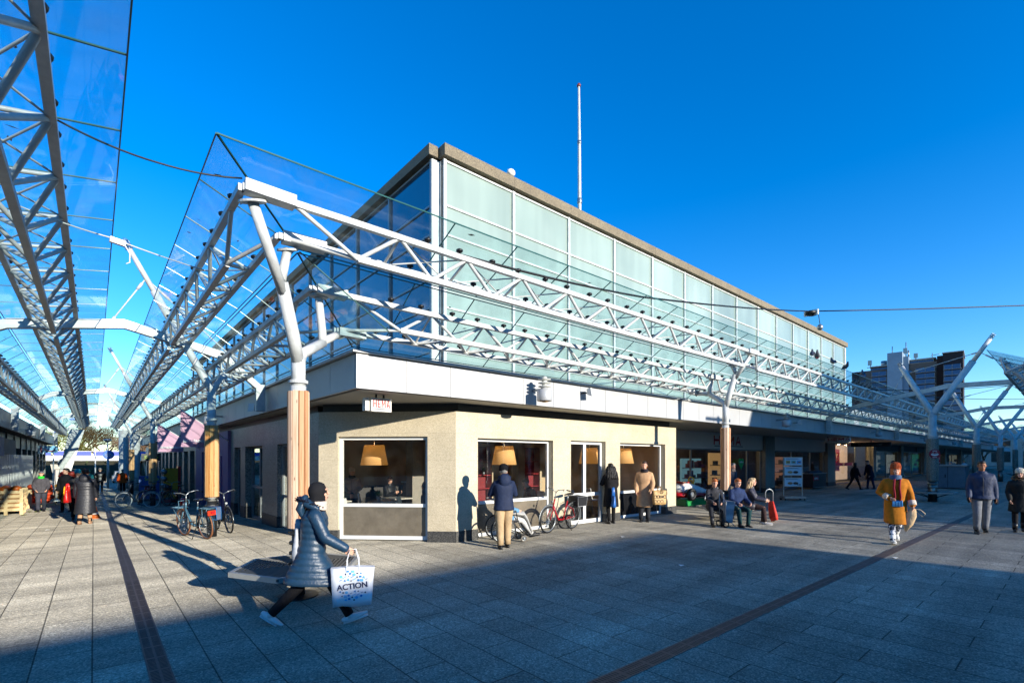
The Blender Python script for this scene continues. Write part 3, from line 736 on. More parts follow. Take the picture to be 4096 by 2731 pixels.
def branch_column(x, y, d, k, zf, label, wmat):
    z0 = gz(x, y); c = (x, y, z0); o = T('branching_column', label, 'column', c, 'branching canopy columns')
    b = M(); b.lathe([(.26, z0), (.26, z0+.02), (.1, z0+.03)], (x, y, 0), 24, smooth=False)
    b.lathe([(.085, z0+.02), (.085, 1.0)], (x, y, 0), 20); b.build('base_tube', MDS, o)
    b = M(); rings_(b, c, .085, (.6, .74, .88)); build_each(b, 'clamp_ring', MDS, o)
    b = M(); slats(b, c, .14, .95, 2.83, 11, .062, .036); b.build('timber_sleeve', [wmat, MWD3], o)
    b = M(); b.lathe([(.1, .93), (.1, 2.9)], (x, y, 0), 20); b.lathe([(.092, 2.9), (.092, zf+.02)], (x, y, 0), 20); b.build('post', MW, o)
    b = M(); b.lathe([(.1, 2.93), (.125, 2.935), (.125, 2.975), (.1, 2.98)], (x, y, 0), 20, smooth=False); b.build('collar', MW, o)
    d = V(d); pt = lambda t, z: V((x, y, z))+V((d.x*t*k, d.y*t*k, 0))
    b = M()
    A, Bq = pt(-.74, 4.9), pt(-.2, 4.68)
    b.limb([pt(0, zf-.08), pt(-.1, zf+.28), pt(-.3, zf+.28+.62)], [.085, .085, .08], 14)
    b.limb([pt(-.26, zf+.75), A], [.066, .06], 14)
    b.limb([pt(-.31, zf+.92), pt(-.2, 4.66)], [.06, .055], 12)
    sp = pt(.5, zf+.46)
    b.limb([pt(0, zf-.1), pt(.06, zf+.08), sp+V((0,0,-.08))], [.08, .075, .072], 14)
    b.limb([sp+V((0,0,-.12)), pt(.5, zf+.55), pt(.42, 4.32)], [.068, .062, .055], 12)
    b.limb([sp+V((0,0,-.06)), pt(.92, 3.95)], [.062, .058], 12)
    b.build('arms', MW, o)
    b = M(); plate(b, A, (d.x*-.3, d.y*-.3, 1), .16); plate(b, pt(-.2, 4.66), (d.x*-.3, d.y*-.3, 1), .14); plate(b, pt(.42, 4.33), (0,0,1), .13); plate(b, pt(.92, 3.95), (d.x, d.y, .4), .12)
    build_each(b, 'head_plate', MW, o)
    return o
c1 = branch_column(2.15, 7.04, (.7071, .7071, 0), 1.414, 3.28, 'branching white column with timber sleeve at the plaza corner behind the walking woman', MWD)
c2 = branch_column(14.5, 6.98, (0, 1, 0), 1.0, 3.5, 'branching white column with timber sleeve rising behind the people seated in the plaza', MWD)
c3 = branch_column(21.9, .8, (0, -1, 0), 1.0, 3.5, 'branching column carrying the canopy corner at the right edge', MWD)
# gusset boxes where the truss chords meet the columns
for par, pts in ((c1, (((1.3,6.2,5.0),(1.85,6.2,4.99)), ((1.86,6.74,4.77),(2.4,6.72,4.77)), ((2.5,7.36,4.4),(2.95,7.36,4.4)), ((3.05,7.94,3.98),(3.5,7.94,3.98)))),
                 (c2, (((14.2,6.2,4.98),(14.8,6.2,4.98)), ((14.2,6.72,4.76),(14.8,6.72,4.76)), ((14.2,7.36,4.4),(14.8,7.36,4.4)), ((14.2,7.94,3.98),(14.8,7.94,3.98))))):
    b = M()
    for p, q in pts: b.bar(p, q, .17, .13)
    build_each(b, 'chord_gusset', MW, par)

def mast_lamp(o, tip, d):
    d = V(d).normalized(); b = M(); b.limb([V(tip), V(tip)+d*.03, V(tip)+d*.16, V(tip)+d*.2], [.05, .062, .062, .03], 10); b.build('lamp_glass', MDG, o)
    b = M(); s_ = d.cross(V((0,0,1))).normalized(); u_ = s_.cross(d)
    for a in range(4):
        q = s_*math.cos(a*math.pi/2)+u_*math.sin(a*math.pi/2)
        b.limb([V(tip)+q*.07, V(tip)+q*.075+d*.17, V(tip)+q*.04+d*.24], .007, 5)
    for h in (.0, .1, .18): b.limb([V(tip)+d*h+(s_*math.cos(t*.785)+u_*math.sin(t*.785))*.075 for t in range(9)], .007, 5)
    b.build('lamp_cage', MGS, o)
def mast_column(pos, ax, short, tip, mp, label, sl, r, group, rods=(), zf=3.8):
    """ax maps (along cross street, z) to world"""
    x, y = pos; z0 = gz(x, y); c = (x, y, z0); o = T('mast_column', label, 'column', c, group)
    b = M(); b.lathe([(r*1.2, z0), (r*1.2, z0+.9)], (x, y, 0), 20); b.build('base_tube', MSS if sl != 'wood' else MDS, o)
    b = M(); rings_(b, c, r*1.2, (z0+.62, z0+.78, z0+.94)); build_each(b, 'clamp_ring', MSS, o)
    if sl == 'wood':
        b = M(); slats(b, c, r*1.62, z0+1.0, 2.76+z0*.4, 10, r*.84, .034); b.build('timber_sleeve', [MWD2, MWD4], o)
    else:
        b = M(); n = 18
        for k in range(n):
            a0 = 2*math.pi*(k+.08)/n; a1 = 2*math.pi*(k+.92)/n; q = [(r*1.5*math.cos(a), r*1.5*math.sin(a)) for a in (a0, a1)]+[(r*1.2*math.cos(a), r*1.2*math.sin(a)) for a in (a1, a0)]
            b.poly([(x+p[0], y+p[1], .95) for p in q], (0,0,1.82))
        b.build('fluted_stone_sleeve', MSG, o)
    b = M(); b.lathe([(r*1.1, z0+.9), (r*1.1, 2.86), (r, 2.88), (r, zf)], (x, y, 0), 20); b.build('post', MWR, o)
    b = M(); b.lathe([(r, 2.83), (r*1.28, 2.835), (r*1.28, 2.9), (r, 2.905)], (x, y, 0), 20, smooth=False); b.build('collar', MW, o)
    W = lambda p: V(ax(p[0], p[1])); F0 = W((mp, zf-.12))
    t0 = W(tip); b = M(); k = .72; mid = F0.lerp(t0, k)
    b.limb([F0, F0.lerp(t0, .03), mid], [r, r*.95, r*.86], 14); b.limb([mid, t0], [r*.62, r*.58], 12); b.build('mast_arm', MW, o)
    b = M(); s0 = W(short); b.limb([F0, F0.lerp(s0, .05), s0], [r*.95, r*.9, r*.72], 14); b.build('side_arm', MW, o)
    mast_lamp(o, t0, t0-F0)
    if short[1] > 5: mast_lamp(o, s0, s0-F0)
    b = M()
    for p, q in rods:
        p, q = W(p), W(q); b.limb([p, q], .016, 6); b.limb([p.lerp(q, .12), p.lerp(q, .26)], .032, 8); b.limb([p.lerp(q, .9), p.lerp(q, .97)], .03, 8)
    if rods: b.build('tie_rods', MW, o)
    return o
def arch_beam(ax, pts, across, label, group, kink):
    o = T('arch_beam', label, 'beam', ax(*pts[0]), group); h, w_ = .2, .15; A = V(across)*w_/2
    b = M()
    for i in range(1, len(pts)-2):
        p, q = V(ax(*pts[i])), V(ax(*pts[i+1])); u = V((0,0,h/2))
        b.hexa([p-A-u, p+A-u, p+A+u, p-A+u], [q-A-u, q+A-u, q+A+u, q-A+u])
    b.build('beam', MWR, o)
    for i, j in ((0, 1), (len(pts)-1, len(pts)-2)):
        b = M(); p, q = V(ax(*pts[i])), V(ax(*pts[j])); d_ = (V(ax(pts[i][0]+kink*.12*(1 if i else -1), 0))-V(ax(pts[i][0], 0)))
        s_ = V(ax(1, 0))-V(ax(0, 0)); s_ = s_*.11
        b.hexa([p-A*1.15-s_, p+A*1.15-s_, p+A*1.15+s_, p-A*1.15+s_], [q-A*1.15-s_+V((0,0,.1)), q+A*1.15-s_+V((0,0,.1)), q+A*1.15+s_+V((0,0,.1)), q-A*1.15+s_+V((0,0,.1))])
        b.build('bracket', MWR, o)
    return o
lp = [(-2.45,3.05),(-2.45,3.85),(-2.28,4.1),(-1.33,4.64),(.53,4.96),(2.5,4.5),(3.36,3.75),(3.36,3.15)]
LXc = [2.25, 2.12, 2.0, 2.0]
for i, y in enumerate(LY):
    n_ = ('nearest', 'second', 'third', 'farthest')[i]
    ax = lambda a, z, y=y: (a, y, z)
    arch_beam(ax, lp, (0,1,0), 'white arched cross beam over the left street, %s of the four' % n_, 'arched beams over the left street', 1)
    mx = LXc[i]
    mast_column((mx, y), ax, (2.78, 4.35), (.62, 6.7), mx, 'timber sleeved mast column with slanted mast, %s one in the left street' % n_, 'wood', .096, 'mast columns in the left street',
                [((.93, 6.1), (.3, 4.98)), ((.93, 6.1), (2.7, 4.5))], 3.72)
rp = [(8.24,3.2),(8.24,3.9),(7.95,4.1),(6.83,4.47),(3.72,5.03),(.3,4.95),(-1.6,4.5),(-3.3,3.9),(-3.3,3.2)]
for i, x in enumerate(RX):
    n_ = ('nearest', 'second', 'third', 'fourth', 'fifth', 'farthest')[i]
    ax = lambda a, z, x=x: (x, a, z)
    arch_beam(ax, rp, (1,0,0), 'shaded white arched beam across the right street, %s of the six' % n_, 'arched beams over the right street', 1)
    mast_column((x, 4.24), ax, (5.34, 6.1), (2.42, 6.84), 4.24, 'forked mast column with fluted stone sleeve, %s one in the right street' % n_, 'stone', .14, 'forked mast columns in the right street',
                [((5.15, 5.75), (2.75, 6.35)), ((2.75, 6.35), (1.1, 5.05)), ((5.2, 5.85), (5.75, 4.75))], 3.95)
# plain posts standing across the right street, their shadows stripe the sunlit paving
for i, (x, y) in enumerate(((18.3,-3.2),(19.7,-6.5),(21.2,-4.2),(22.5,-8))):
    o = T('street_post', 'plain steel post across the right street, number %d from the plaza' % (i+1), 'post', (x, y, 0), 'posts across the right street')
    o['label'] = ['thin steel post nearest the plaza, behind the viewpoint', 'steel post second from the plaza, behind the viewpoint', 'steel post third from the plaza, behind the viewpoint', 'steel post farthest from the plaza, behind the viewpoint'][i]
    b = M(); b.lathe([(.15, 0), (.15, .4), (.1, .42), (.09, 6.2)], (x, y, 0), 12); b.bar((x-.9, y, 6.1), (x+.9, y, 6.1), .1, .1); b.build('pole', MGS, o)

# ------------------------------------------------------------------ benches round the columns
def hex_bench(x, y, r, label):
    z0 = gz(x, y); o = T('hexagonal_bench', label, 'bench', (x, y, z0), 'benches round the canopy columns')
    hx = [V((x+r*math.cos(rad(60*k-3)), y+r*math.sin(rad(60*k-3)), z0+.42)) for k in range(6)]
    ctr = V((x, y, z0+.42)); inn = [ctr+(p-ctr)*.18 for p in hx]
    b = M()
    for k in range(6):
        p, q = hx[k], hx[(k+1) % 6]; a, c = inn[k], inn[(k+1) % 6]; n = 11
        pi, qi = ctr+(p-ctr)*.93, ctr+(q-ctr)*.93
        for j in range(n):
            if j % 2 == 0 or True:
                t0, t1 = (j+.1)/n, (j+.58)/n
                f = lambda t, s_: (a.lerp(pi, t) if s_ == 0 else c.lerp(qi, t))
                lo = [f(t0, 0), f(t0, 1), f(t1, 1), f(t1, 0)]
                b.hexa(lo, [v+V((0,0,.03)) for v in lo])
        b.bar(a, p, .03, .03)
    b.build('slatted_seat', MBE, o)
    b = M(); 
    for k in range(6):
        p, q = hx[k], hx[(k+1) % 6]; up = V((0,0,.035)); pi, qi = ctr+(p-ctr)*.93, ctr+(q-ctr)*.93
        b.hexa([p-up, q-up, qi-up, pi-up], [p+up*.8, q+up*.8, qi+up*.8, pi+up*.8])
    b.build('seat_rim', MBR, o)
    b = M()
    for k in range(0, 6, 1):
        e = ctr+(hx[k]-ctr)*.8-V((0,0,.03)); s_ = ctr+(hx[k]-ctr)*.1-V((0,0,.25)); b.limb([s_, e], .02, 6)
    b.build('struts', MDS, o)
    return o
hex_bench(2.15, 7.04, .85, 'hexagonal slatted steel bench round the plaza corner column')
hex_bench(14.5, 6.98, .85, 'hexagonal steel bench the group of women sits on')
hex_bench(28.1, 4.24, .9, 'empty hexagonal steel bench round the stone sleeved column with the red sign')
hex_bench(42.2, 4.24, .9, 'steel bench round the second stone sleeved column of the right street')
hex_bench(70.4, 4.24, .9, 'distant steel bench at the right edge of the picture')

# ------------------------------------------------------------------ overhead cables
def cable(pts, r, mat, label, sag=0, extra=None):
    out = []
    for i in range(len(pts)-1):
        p, q = V(pts[i]), V(pts[i+1])
        for j in range(8):
            t = j/8; v = p.lerp(q, t); v.z -= sag*4*t*(1-t); out.append(v)
    out.append(V(pts[-1]))
    o = T('overhead_cable', label, 'cable', pts[0]); M().limb(out, r, 6).build('wire', mat, o)
    if extra: extra(o)
    return o
def xlamp(o):
    p = V((18.97, 6.1, 6.98))
    b = M(); b.ell(p+V((0,0,-.03)), (.3, .2, .09), 10, 6); b.build('junction_box', MBLK, o)
    M().box(p.x-.05, p.x+.05, p.y-.22, p.y+.22, p.z-.1, p.z+.07).build('clip', MWH, o)
    M().limb([p+V((.25,-.15,-.06)), p+V((.3,-.18,-.4))], .012, 5).build('drop_wire', MBK, o)
    M().ell(p+V((.3,-.18,-.5)), (.1, .1, .11), 10, 6).build('drop_bulb', MGS, o)
cable([(3.4,6.22,5.0), (8.9,6.1,5.35), (18.95,6.1,7.02)], .02, MBK, 'black cable from the sunlit truss to the hanging junction above the right street', .06, xlamp)
cable([(18.95,6.1,7.02), (28,-1.5,7.45)], .02, MBK, 'black cable leaving the hanging junction towards the right edge', .05)
cable([(-.25,6.05,4.97), (.5,6.2,4.95), (1.28,6.2,5.08)], .009, MBK, 'black cable spanning the sky gap between the overhead canopy and the corner column', .03)
def wbox(o):
    p = V((.16, 8.3, 4.78)); M().bar(p, p+V((.16,.03,-.015)), .055, .07).build('socket_box', MWH, o)
    M().limb([p+V((.16,.03,-.03)), p+V((.21,.04,-.12)), p+V((.21,.04,-.24)), p+V((.17,.04,-.27))], .007, 6).build('plug_lead', MWH, o)
cable([(-.7,8.2,4.9), (.16,8.3,4.8), (1.5,8.7,4.75)], .009, MWR, 'white light chain cable with a socket box across the sky gap', .02, wbox)
cable([(26,6.2,4.95), (40,1.0,6.2)], .016, MBK, 'thin black cable rising past the right mast column', .2)
cable([(28,5.9,4.9), (48,.5,5.9)], .016, MBK, 'lower thin black cable along the shaded beam of the right street', .2)

# ------------------------------------------------------------------ lamps and floodlights on the fascia
def wall_lamp(x, y, z, nrm):
    o = T('fascia_lamp', 'cylindrical fascia lamp', 'wall lamp', (0, 0, 0), 'cylindrical lamps on the fascia')
    M().lathe([(.05, -.01), (.16, -.01), (.175, .01), (.175, .24), (.16, .25), (.08, .26), (.08, .3)], (0,0,0), 20).build('lamp_body', MFA, o)
    b = M()
    for h in (.32, .4, .48): b.lathe([(.07, h-.02), (.15, h), (.15, h+.012), (.07, h+.03)], (0,0,0), 18)
    b.lathe([(.06, .25), (.06, .54), (.03, .56)], (0,0,0), 12); build_each(b, 'cooling_fin', MWR, o)
    M().lathe([(.03, -.035), (.13, -.012)], (0,0,0), 16).build('lens', P('amber_lens', '#b8863a', .2), o)
    b = M(); b.bar((0,.06,.27), (0,.4,.27), .05, .05); b.build('arm', MGS, o)
    return o
wl = wall_lamp(0,0,0,0); wl.location = (7.85, 8.0, 3.22); wl['label'] = 'cylindrical metal lamp on the sunlit fascia above the man in the navy jacket'
dup(wl, (22.0, 8.0, 3.25), 0, 'cylindrical lamp on the fascia where its shadow begins, right of the second timber column')
dup(wl, (36.4, 8.0, 3.25), 0, 'cylindrical lamp on the shaded fascia above the lit sale window')
dup(wl, (50.6, 8.0, 3.25), 0, 'cylindrical lamp on the shaded fascia left of the red round sign')
dup(wl, (64, 8.0, 3.25), 0, 'small far cylindrical lamp on the shaded fascia right of the red round sign')
dup(wl, (3.15, 20.3, 3.15), -90, 'cylindrical lamp on the left street fascia behind the nearer pink flag')
dup(wl, (3.15, 36, 3.1), -90, 'distant cylindrical lamp on the left street fascia past the flags')
dup(wl, (-2.2, 31.5, 2.95), 90, 'cylindrical lamp on the far left fascia')
def flood(x, y, z, a, label):
    o = T('floodlight', label, 'floodlight', (0,0,0), 'small floodlights on the fascia')
    b = M(); b.hexa([(-.12,-.2,-.1),(.12,-.2,-.1),(.12,-.16,.12),(-.12,-.16,.12)], [(-.06,-.06,-.05),(.06,-.06,-.05),(.06,-.04,.09),(-.06,-.04,.09)]); b.build('housing', MWH, o)
    b = M(); b.bar((0,-.06,0), (0,.12,0), .03, .03); b.build('arm', MBLK, o)
    return place(o, (x, y, z), a)
flood(9.6, 8.28, 3.58, 25, 'small white floodlight on the sunlit fascia right of the cylinder lamp')
flood(23.9, 8.28, 3.5, 25, 'small white floodlight on the fascia at the edge of its shadow')
flood(3.45, 14.9, 3.3, -65, 'small white floodlight on the left street fascia by the nearest mast column')
# ------------------------------------------------------------------ people
def cloth(n, col, rough=.85, var=.3, sc=7, bump=.8, bsc=13): return P(n, col, rough, 0, var, sc, bump, .25, bsc=bsc)
SK = {'light': P('skin_light', '#d9a78c', .55, var=.08), 'mid': P('skin_mid', '#b98463', .55, var=.08), 'tan': P('skin_tan', '#a06a4a', .55, var=.08)}
MEY = P('eye_dark', '#1b1412', .3); MLP = P('lip', '#9a5a4e', .5)
HR = {n: P('hair_'+n, c, .5, var=.4, sc=40, bump=.5, bsc=120) for n, c in dict(black='#100d0c', brown='#3a2418', red='#8a4a22', grey='#8d8a86', blonde='#c8ab80', ginger='#b9642a', auburn='#7d4426').items()}
KB = {n: cloth('cloth_'+n, c) for n, c in dict(navy='#1f2c48', black='#15151a', beige='#b59a76', camel='#c9a27c', charcoal='#2c2e33', darkgreen='#12383a', olive='#2b2f2a', mustard='#c07c1e', orange='#d9581a',
      grey='#6f7278', blue='#2b6ea8', white='#dcdad4', teal='#1d6f78', taupe='#6b6355', maroon='#4f1f24', tanjacket='#b09a84', green='#35c94a', red='#c01f2a', slate='#3d4350', brownp='#3b2a28', sky='#6fa3c4', cream='#e2cfb4', gwhite='#c9c7c2', pink='#c44a8a', lblue='#9db4c8', dgrey='#3b3b3e').items()}
def camo():
    m = KB['white'].copy(); m.name = 'patterned_cloth'; nt = m.node_tree; b = nt.nodes['Principled BSDF']
    tc = nod(nt, 'TexCoord'); n = nod(nt, 'TexNoise', i_Scale=11.0, i_Detail=2.0, i_Distortion=1.5); nt.links.new(tc.outputs['Object'], n.inputs['Vector'])
    nt.links.new(ramp(nt, n.outputs[0], [(.45, lin('#d8d8dc')), (.5, lin('#3d4a63')), (.56, lin('#2a2f3c'))]), b.inputs['Base Color']); return m
KB['camo'] = camo()
LEA = P('black_leather', '#101012', .3, var=.3, sc=12, bump=.3)
PUF = {'navy': P('navy_puffer', '#1d3a52', .42, var=.22, sc=7, bump=.25, bsc=30), 'black': P('black_puffer', '#282a31', .45, var=.25, sc=7, bump=.25, bsc=30), 'taupe': P('taupe_puffer', '#5d584e', .5, var=.25, sc=7, bump=.2)}
SHW = P('white_shoe', '#d6d5d2', .5, var=.1); SHB = P('black_shoe', '#121214', .4); SHT = cloth('tan_boot', '#c39a78')
FUR = P('tan_fur', '#b08a5e', .95, var=.5, sc=60, bump=1, bsc=150); FURN = P('navy_fur', '#16213c', .95, var=.5, sc=60, bump=1, bsc=150); FUC = P('cream_fleece', '#e5d2be', .95, var=.2, sc=40, bump=.8, bsc=120)

sq = lambda v: math.copysign(abs(v)**.8, v)
def remesh(o, vox=.018, it=4):
    r = o.modifiers.new('remesh', 'REMESH'); r.mode = 'VOXEL'; r.voxel_size = vox; r.use_smooth_shade = True
    s = o.modifiers.new('smooth', 'SMOOTH'); s.factor = .5; s.iterations = it
def person(label, loc, ang, H=1.7, legs=((4,3,0),(-4,3,0)), arms=((4,8,12,0),(4,8,12,0)), lean=2, seat=None, coat=KB['black'], hem=.3, cw=1.0, quilt=0, pants=KB['black'], shoes=SHB,
           skin='light', hair=('brown','short'), hat=None, scarf=None, hood=None, boots=0, glove=None, face=(0,0), flare=.03, group=None, sleeves=None, collar=None, legw=1.0, fine=False):
    cw = 1+(cw-1)*.62; flare = flare*.6 if hem < .2 else flare
    k = H/1.75; XF = Matrix.Scale(k, 4)
    o = T('person', label, 'person', (0,0,0), group or 'people in the shopping streets')
    l = rad(lean); u = V((0, math.sin(l), math.cos(l))); fwd = V((0, math.cos(l), -math.sin(l)))
    L1, L2 = .43, .42; pz = V((0,0,0)); J = {}
    for s, (ah, ak, fp) in zip((1, -1), legs):
        h = pz+V((s*.095, 0, -.02)); a = rad(ah); q = rad(ah-ak)
        spread = .1*s if seat else 0
        kn = h+V((spread*.8, L1*math.sin(a), -L1*math.cos(a))); an = kn+V((-spread*.2, L2*math.sin(q), -L2*math.cos(q)))
        J[s] = (h, kn, an, fp)
    low = min(J[s][2].z-.08-(.1*math.sin(rad(abs(J[s][3]))) if J[s][3] < 0 else 0) for s in (1, -1))
    dz = (seat-(-.12) if seat else -low)
    if seat: dz = seat+.12
    pz = V((0,0,dz))
    for s in J: J[s] = tuple(p+pz if isinstance(p, V) else p for p in J[s])
    neck = pz+u*.555; hd = neck+u*.155+V((0,.025,.0)); sh = {s: pz+u*.468+V((s*.165*cw**.5, 0, 0)) for s in (1, -1)}
    W_ = {}
    for s, (pi_, out, be, inw) in zip((1, -1), arms):
        p, q = rad(pi_), rad(out); d1 = V((s*math.sin(q), math.sin(p)*math.cos(q), -math.cos(p)*math.cos(q)))
        el = sh[s]+d1*.29; e = rad(pi_+be); i_ = rad(inw)
        d2 = V((-s*math.sin(i_)+s*math.sin(q)*.3, math.sin(e)*math.cos(i_), -math.cos(e)*math.cos(i_))).normalized(); wr = el+d2*.25
        W_[s] = (el, wr, d2)
    def fin(m, name, mat, rm=0, par=o):
        m.xf(XF); ob = m.build(name, mat, par, (0,0,0))
        if rm: remesh(ob, rm*k)
        return ob
    # body: one mesh
    b = M(); b.smooth = True
    hr = Euler((rad(face[1]), 0, rad(face[0]))).to_matrix()
    hp = lambda p: hd+hr @ V(p)
    b.ell(hp((0,-.012,.025)), (.075,.094,.1), 16, 12, hr); b.ell(hp((0,.02,-.045)), (.058,.068,.075), 14, 10, hr)
    b.limb([hp((0,.08,.028)), hp((0,.1,-.012)), hp((0,.088,-.022))], [.007,.012,.009], 8)
    for s in (1, -1):
        b.ell(hp((s*.077,-.01,.0)), (.012,.022,.032), 8, 6, hr); b.ell(hp((s*.032,.06,-.018)), (.024,.02,.022), 8, 6, hr)
    b.limb([hp((-.045,.07,.042)), hp((0,.082,.045)), hp((.045,.07,.042))], .01, 6)
    b.limb([neck-u*.06, neck+u*.04, hp((0,-.01,-.04))], [.065,.054,.056], 12)
    b.limb([pz-u*.05, pz+u*.1, pz+u*.2, pz+u*.38, pz+u*.5, neck-u*.02], [(.15,.11),(.14,.1),(.13,.1),(.15,.11),(.13,.09),(.06,.06)], 14)
    for s in (1, -1):
        h, kn, an, fp = J[s]; b.limb([h, h.lerp(kn, .5), kn, kn.lerp(an, .35), an], [.08,.07,.052,.054,.035], 10)
        el, wr, d2 = W_[s]; b.limb([sh[s], sh[s].lerp(el, .5), el, wr], [.05,.045,.038,.026], 8)
        # hand: palm, four fingers, thumb
        sd = V((s,0,0)); sd = (sd-d2*sd.dot(d2)).normalized(); bk = d2.cross(sd)*s
        pc = wr+d2*.05
        b.limb([wr-d2*.01, wr+d2*.03, wr+d2*.085], [(.024,.02),(.038,.016),(.036,.014)], 10, ref=sd)
        for f in range(4):
            ofs = bk*(.027-.018*f); ln = (.062,.07,.066,.05)[f]; c0 = wr+d2*.082+ofs
            c1_ = c0+d2*ln*.5-sd*ln*.12; c2_ = c1_+d2*ln*.3-sd*ln*.4
            b.limb([c0, c1_, c2_], [.009,.0085,.0065], 6, rnd=True)
        b.limb([wr+d2*.025+bk*.03, wr+d2*.055+bk*.05-sd*.01, wr+d2*.085+bk*.05-sd*.025], [.012,.01,.008], 6, rnd=True)
    fin(b, 'body', SK[skin])
    b = M(); b.smooth = True
    for s in (1, -1): b.ell(hp((s*.03,.078,.02)), (.012,.007,.007), 8, 6, hr)
    fin(b, 'eyes', MEY)
    b = M(); b.limb([hp((-.024,.083,-.058)), hp((0,.09,-.056)), hp((.024,.083,-.058))], [.004,.007,.004], 6); fin(b, 'mouth', MLP)
    if glove:
        b = M(); b.smooth = True
        for s in (1, -1):
            el, wr, d2 = W_[s]; b.limb([wr-d2*.03, wr+d2*.03, wr+d2*.09, wr+d2*.14], [(.034,.034),(.042,.03),(.042,.028),(.026,.022)], 10, rnd=True)
        fin(b, 'gloves', glove)
    # legs
    b = M(); b.smooth = True
    for s in (1, -1):
        h, kn, an, fp = J[s]; kk = (kn-h).normalized()
        b.limb([h+V((0,0,.06)), h, h.lerp(kn, .4), kn-kk*.04, kn, kn.lerp(an, .3), kn.lerp(an, .75), an-V((0,0,.0))], [x*legw for x in (.085,.1,.09,.07,.068,.068,.058,.055)], 12)
    b.ell(pz, (.16,.125,.13), 14, 8)
    fin(b, 'trousers', pants, .016 if fine else 0)
    for s in (1, -1):
        h, kn, an, fp = J[s]; f = rad(fp); fd = V((0, math.cos(f), math.sin(f))); up = V((0, -math.sin(f), math.cos(f)))
        b = M(); b.smooth = True; base = an-up*.045
        b.limb([base-fd*.075+up*.005, base-fd*.04, base+fd*.04, base+fd*.12, base+fd*.185], [(.03,.03),(.04,.042),(.043,.042),(.046,.03),(.03,.018)], 12, ref=up, rnd=True)
        if boots: b.limb([an-up*.04, an.lerp(kn, boots*.5), an.lerp(kn, boots)], [.05,.058,.066], 12)
        else: b.limb([an-up*.04, an+up*.02], [.045,.042], 10)
        b.limb([base-fd*.09-up*.036, base+fd*.05-up*.036, base+fd*.2-up*.034], [(.036,.008),(.047,.008),(.036,.008)], 10, ref=up)
        fin(b, 'shoe', shoes)
    # coat
    b = M(); b.smooth = True
    stride = max(abs(J[1][1].y-J[-1][1].y), .0)*.5 if not seat else 0
    cy = (J[1][1].y+J[-1][1].y)*.5 if not seat else 0
    R_ = []
    n = 9
    if seat:
        R_ += [(pz+V((0,.0,-.09)), .2*cw, .17*cw), (pz+V((0,.03,-.02)), .21*cw, .18*cw)]
    else:
        for i in range(n, 0, -1):
            t = i/n; dn = hem*t
            R_.append((pz+V((0, cy*t*min(1, hem/.43)*.8, -dn)), (.18+flare*t)*cw, (.142+flare*t+stride*t*min(1, hem/.43)*.82)*cw))
    for t, rx, ry in ((0,.178,.145),(.06,.174,.143),(.12,.168,.138),(.18,.166,.136),(.24,.172,.14),(.3,.18,.143),(.36,.19,.144),(.42,.194,.136),(.465,.17,.118),(.505,.11,.098),(.545,.085,.082),(.58,.075,.078)):
        R_.append((pz+u*t, rx*cw, ry*cw))
    if quilt:
        out = []
        for i in range(len(R_)-1):
            for j in range(4):
                f = j/4; c = R_[i][0].lerp(R_[i+1][0], f); out.append([c, R_[i][1]*(1-f)+R_[i+1][1]*f, R_[i][2]*(1-f)+R_[i+1][2]*f])
        out.append(list(R_[-1])); d = 0
        for i, r in enumerate(out):
            if i: d += (out[i][0]-out[i-1][0]).length
            q = 1+.035*abs(math.sin(d*math.pi/quilt))-.02; r[1] *= q; r[2] *= q
        R_ = out
    for i in range(1):
        rs = []
        for c, rx, ry in R_: rs.append([c+V((rx*sq(math.cos(2*math.pi*t/24)), 0, 0))+fwd*(ry*sq(math.sin(2*math.pi*t/24))) for t in range(24)])
        b.rings(rs)
    for s in (1, -1):
        el, wr, d2 = W_[s]; pts = [sh[s]-V((s*.08,0,-.012)), sh[s]-V((0,0,.012)), sh[s].lerp(el, .33), sh[s].lerp(el, .66), el, el.lerp(wr, .33), el.lerp(wr, .66), wr+d2*.005]; rr = [.062,.073,.071,.067,.064,.06,.056,.051]
        rr = [x*(cw**.6) for x in rr]
        if quilt:
            P2, r2 = [], []; d = 0
            for i in range(len(pts)-1):
                for j in range(4):
                    P2.append(pts[i].lerp(pts[i+1], j/4)); r2.append(rr[i]*(1-j/4)+rr[i+1]*j/4)
            P2.append(pts[-1]); r2.append(rr[-1])
            for i in range(len(P2)):
                if i: d += (P2[i]-P2[i-1]).length
                r2[i] *= .98+.06*abs(math.sin(d*math.pi/(quilt*.8)))
            pts, rr = P2, r2
        b.limb(pts, rr, 14, rnd=True)
    if seat:
        for s in (1, -1):
            h, kn, an, fp = J[s]; b.limb([h+V((0,-.05,.0)), h.lerp(kn, .5)], [.125,.1], 12)
    if collar or not (scarf or hood): b.limb([neck-u*.05, neck+u*.035], [(.083,.083),(.078,.08)], 14)
    ct = fin(b, 'coat', coat, 0 if quilt else .017)
    zt = [.0,.1,.2,.3,.4,.47] if hem > .2 else [-.08,.0,.1,.2,.3,.4,.47]
    m = M(); m.limb([pz+u*t+fwd*(.146 if t < .42 else .13)*cw for t in zt], .006, 6)
    if hem < .2: fin(m, 'front_zip', MDS, par=ct)
    if fine:   # front seam, side pocket
        m = M(); pk = [pz+u*t+V((.187*cw*(1 if t > -.2 else 1.02), .02-.14*t*0, 0)) for t in (-.3,-.2,-.1,.0,.1,.2)]
        m.limb(pk, .006, 6); fin(m, 'seam', MBLK, par=ct)
    # hair, hats
    hm = HR[hair[0]] if hair else None; b = M(); b.smooth = True
    st = hair[1] if hair else 'none'
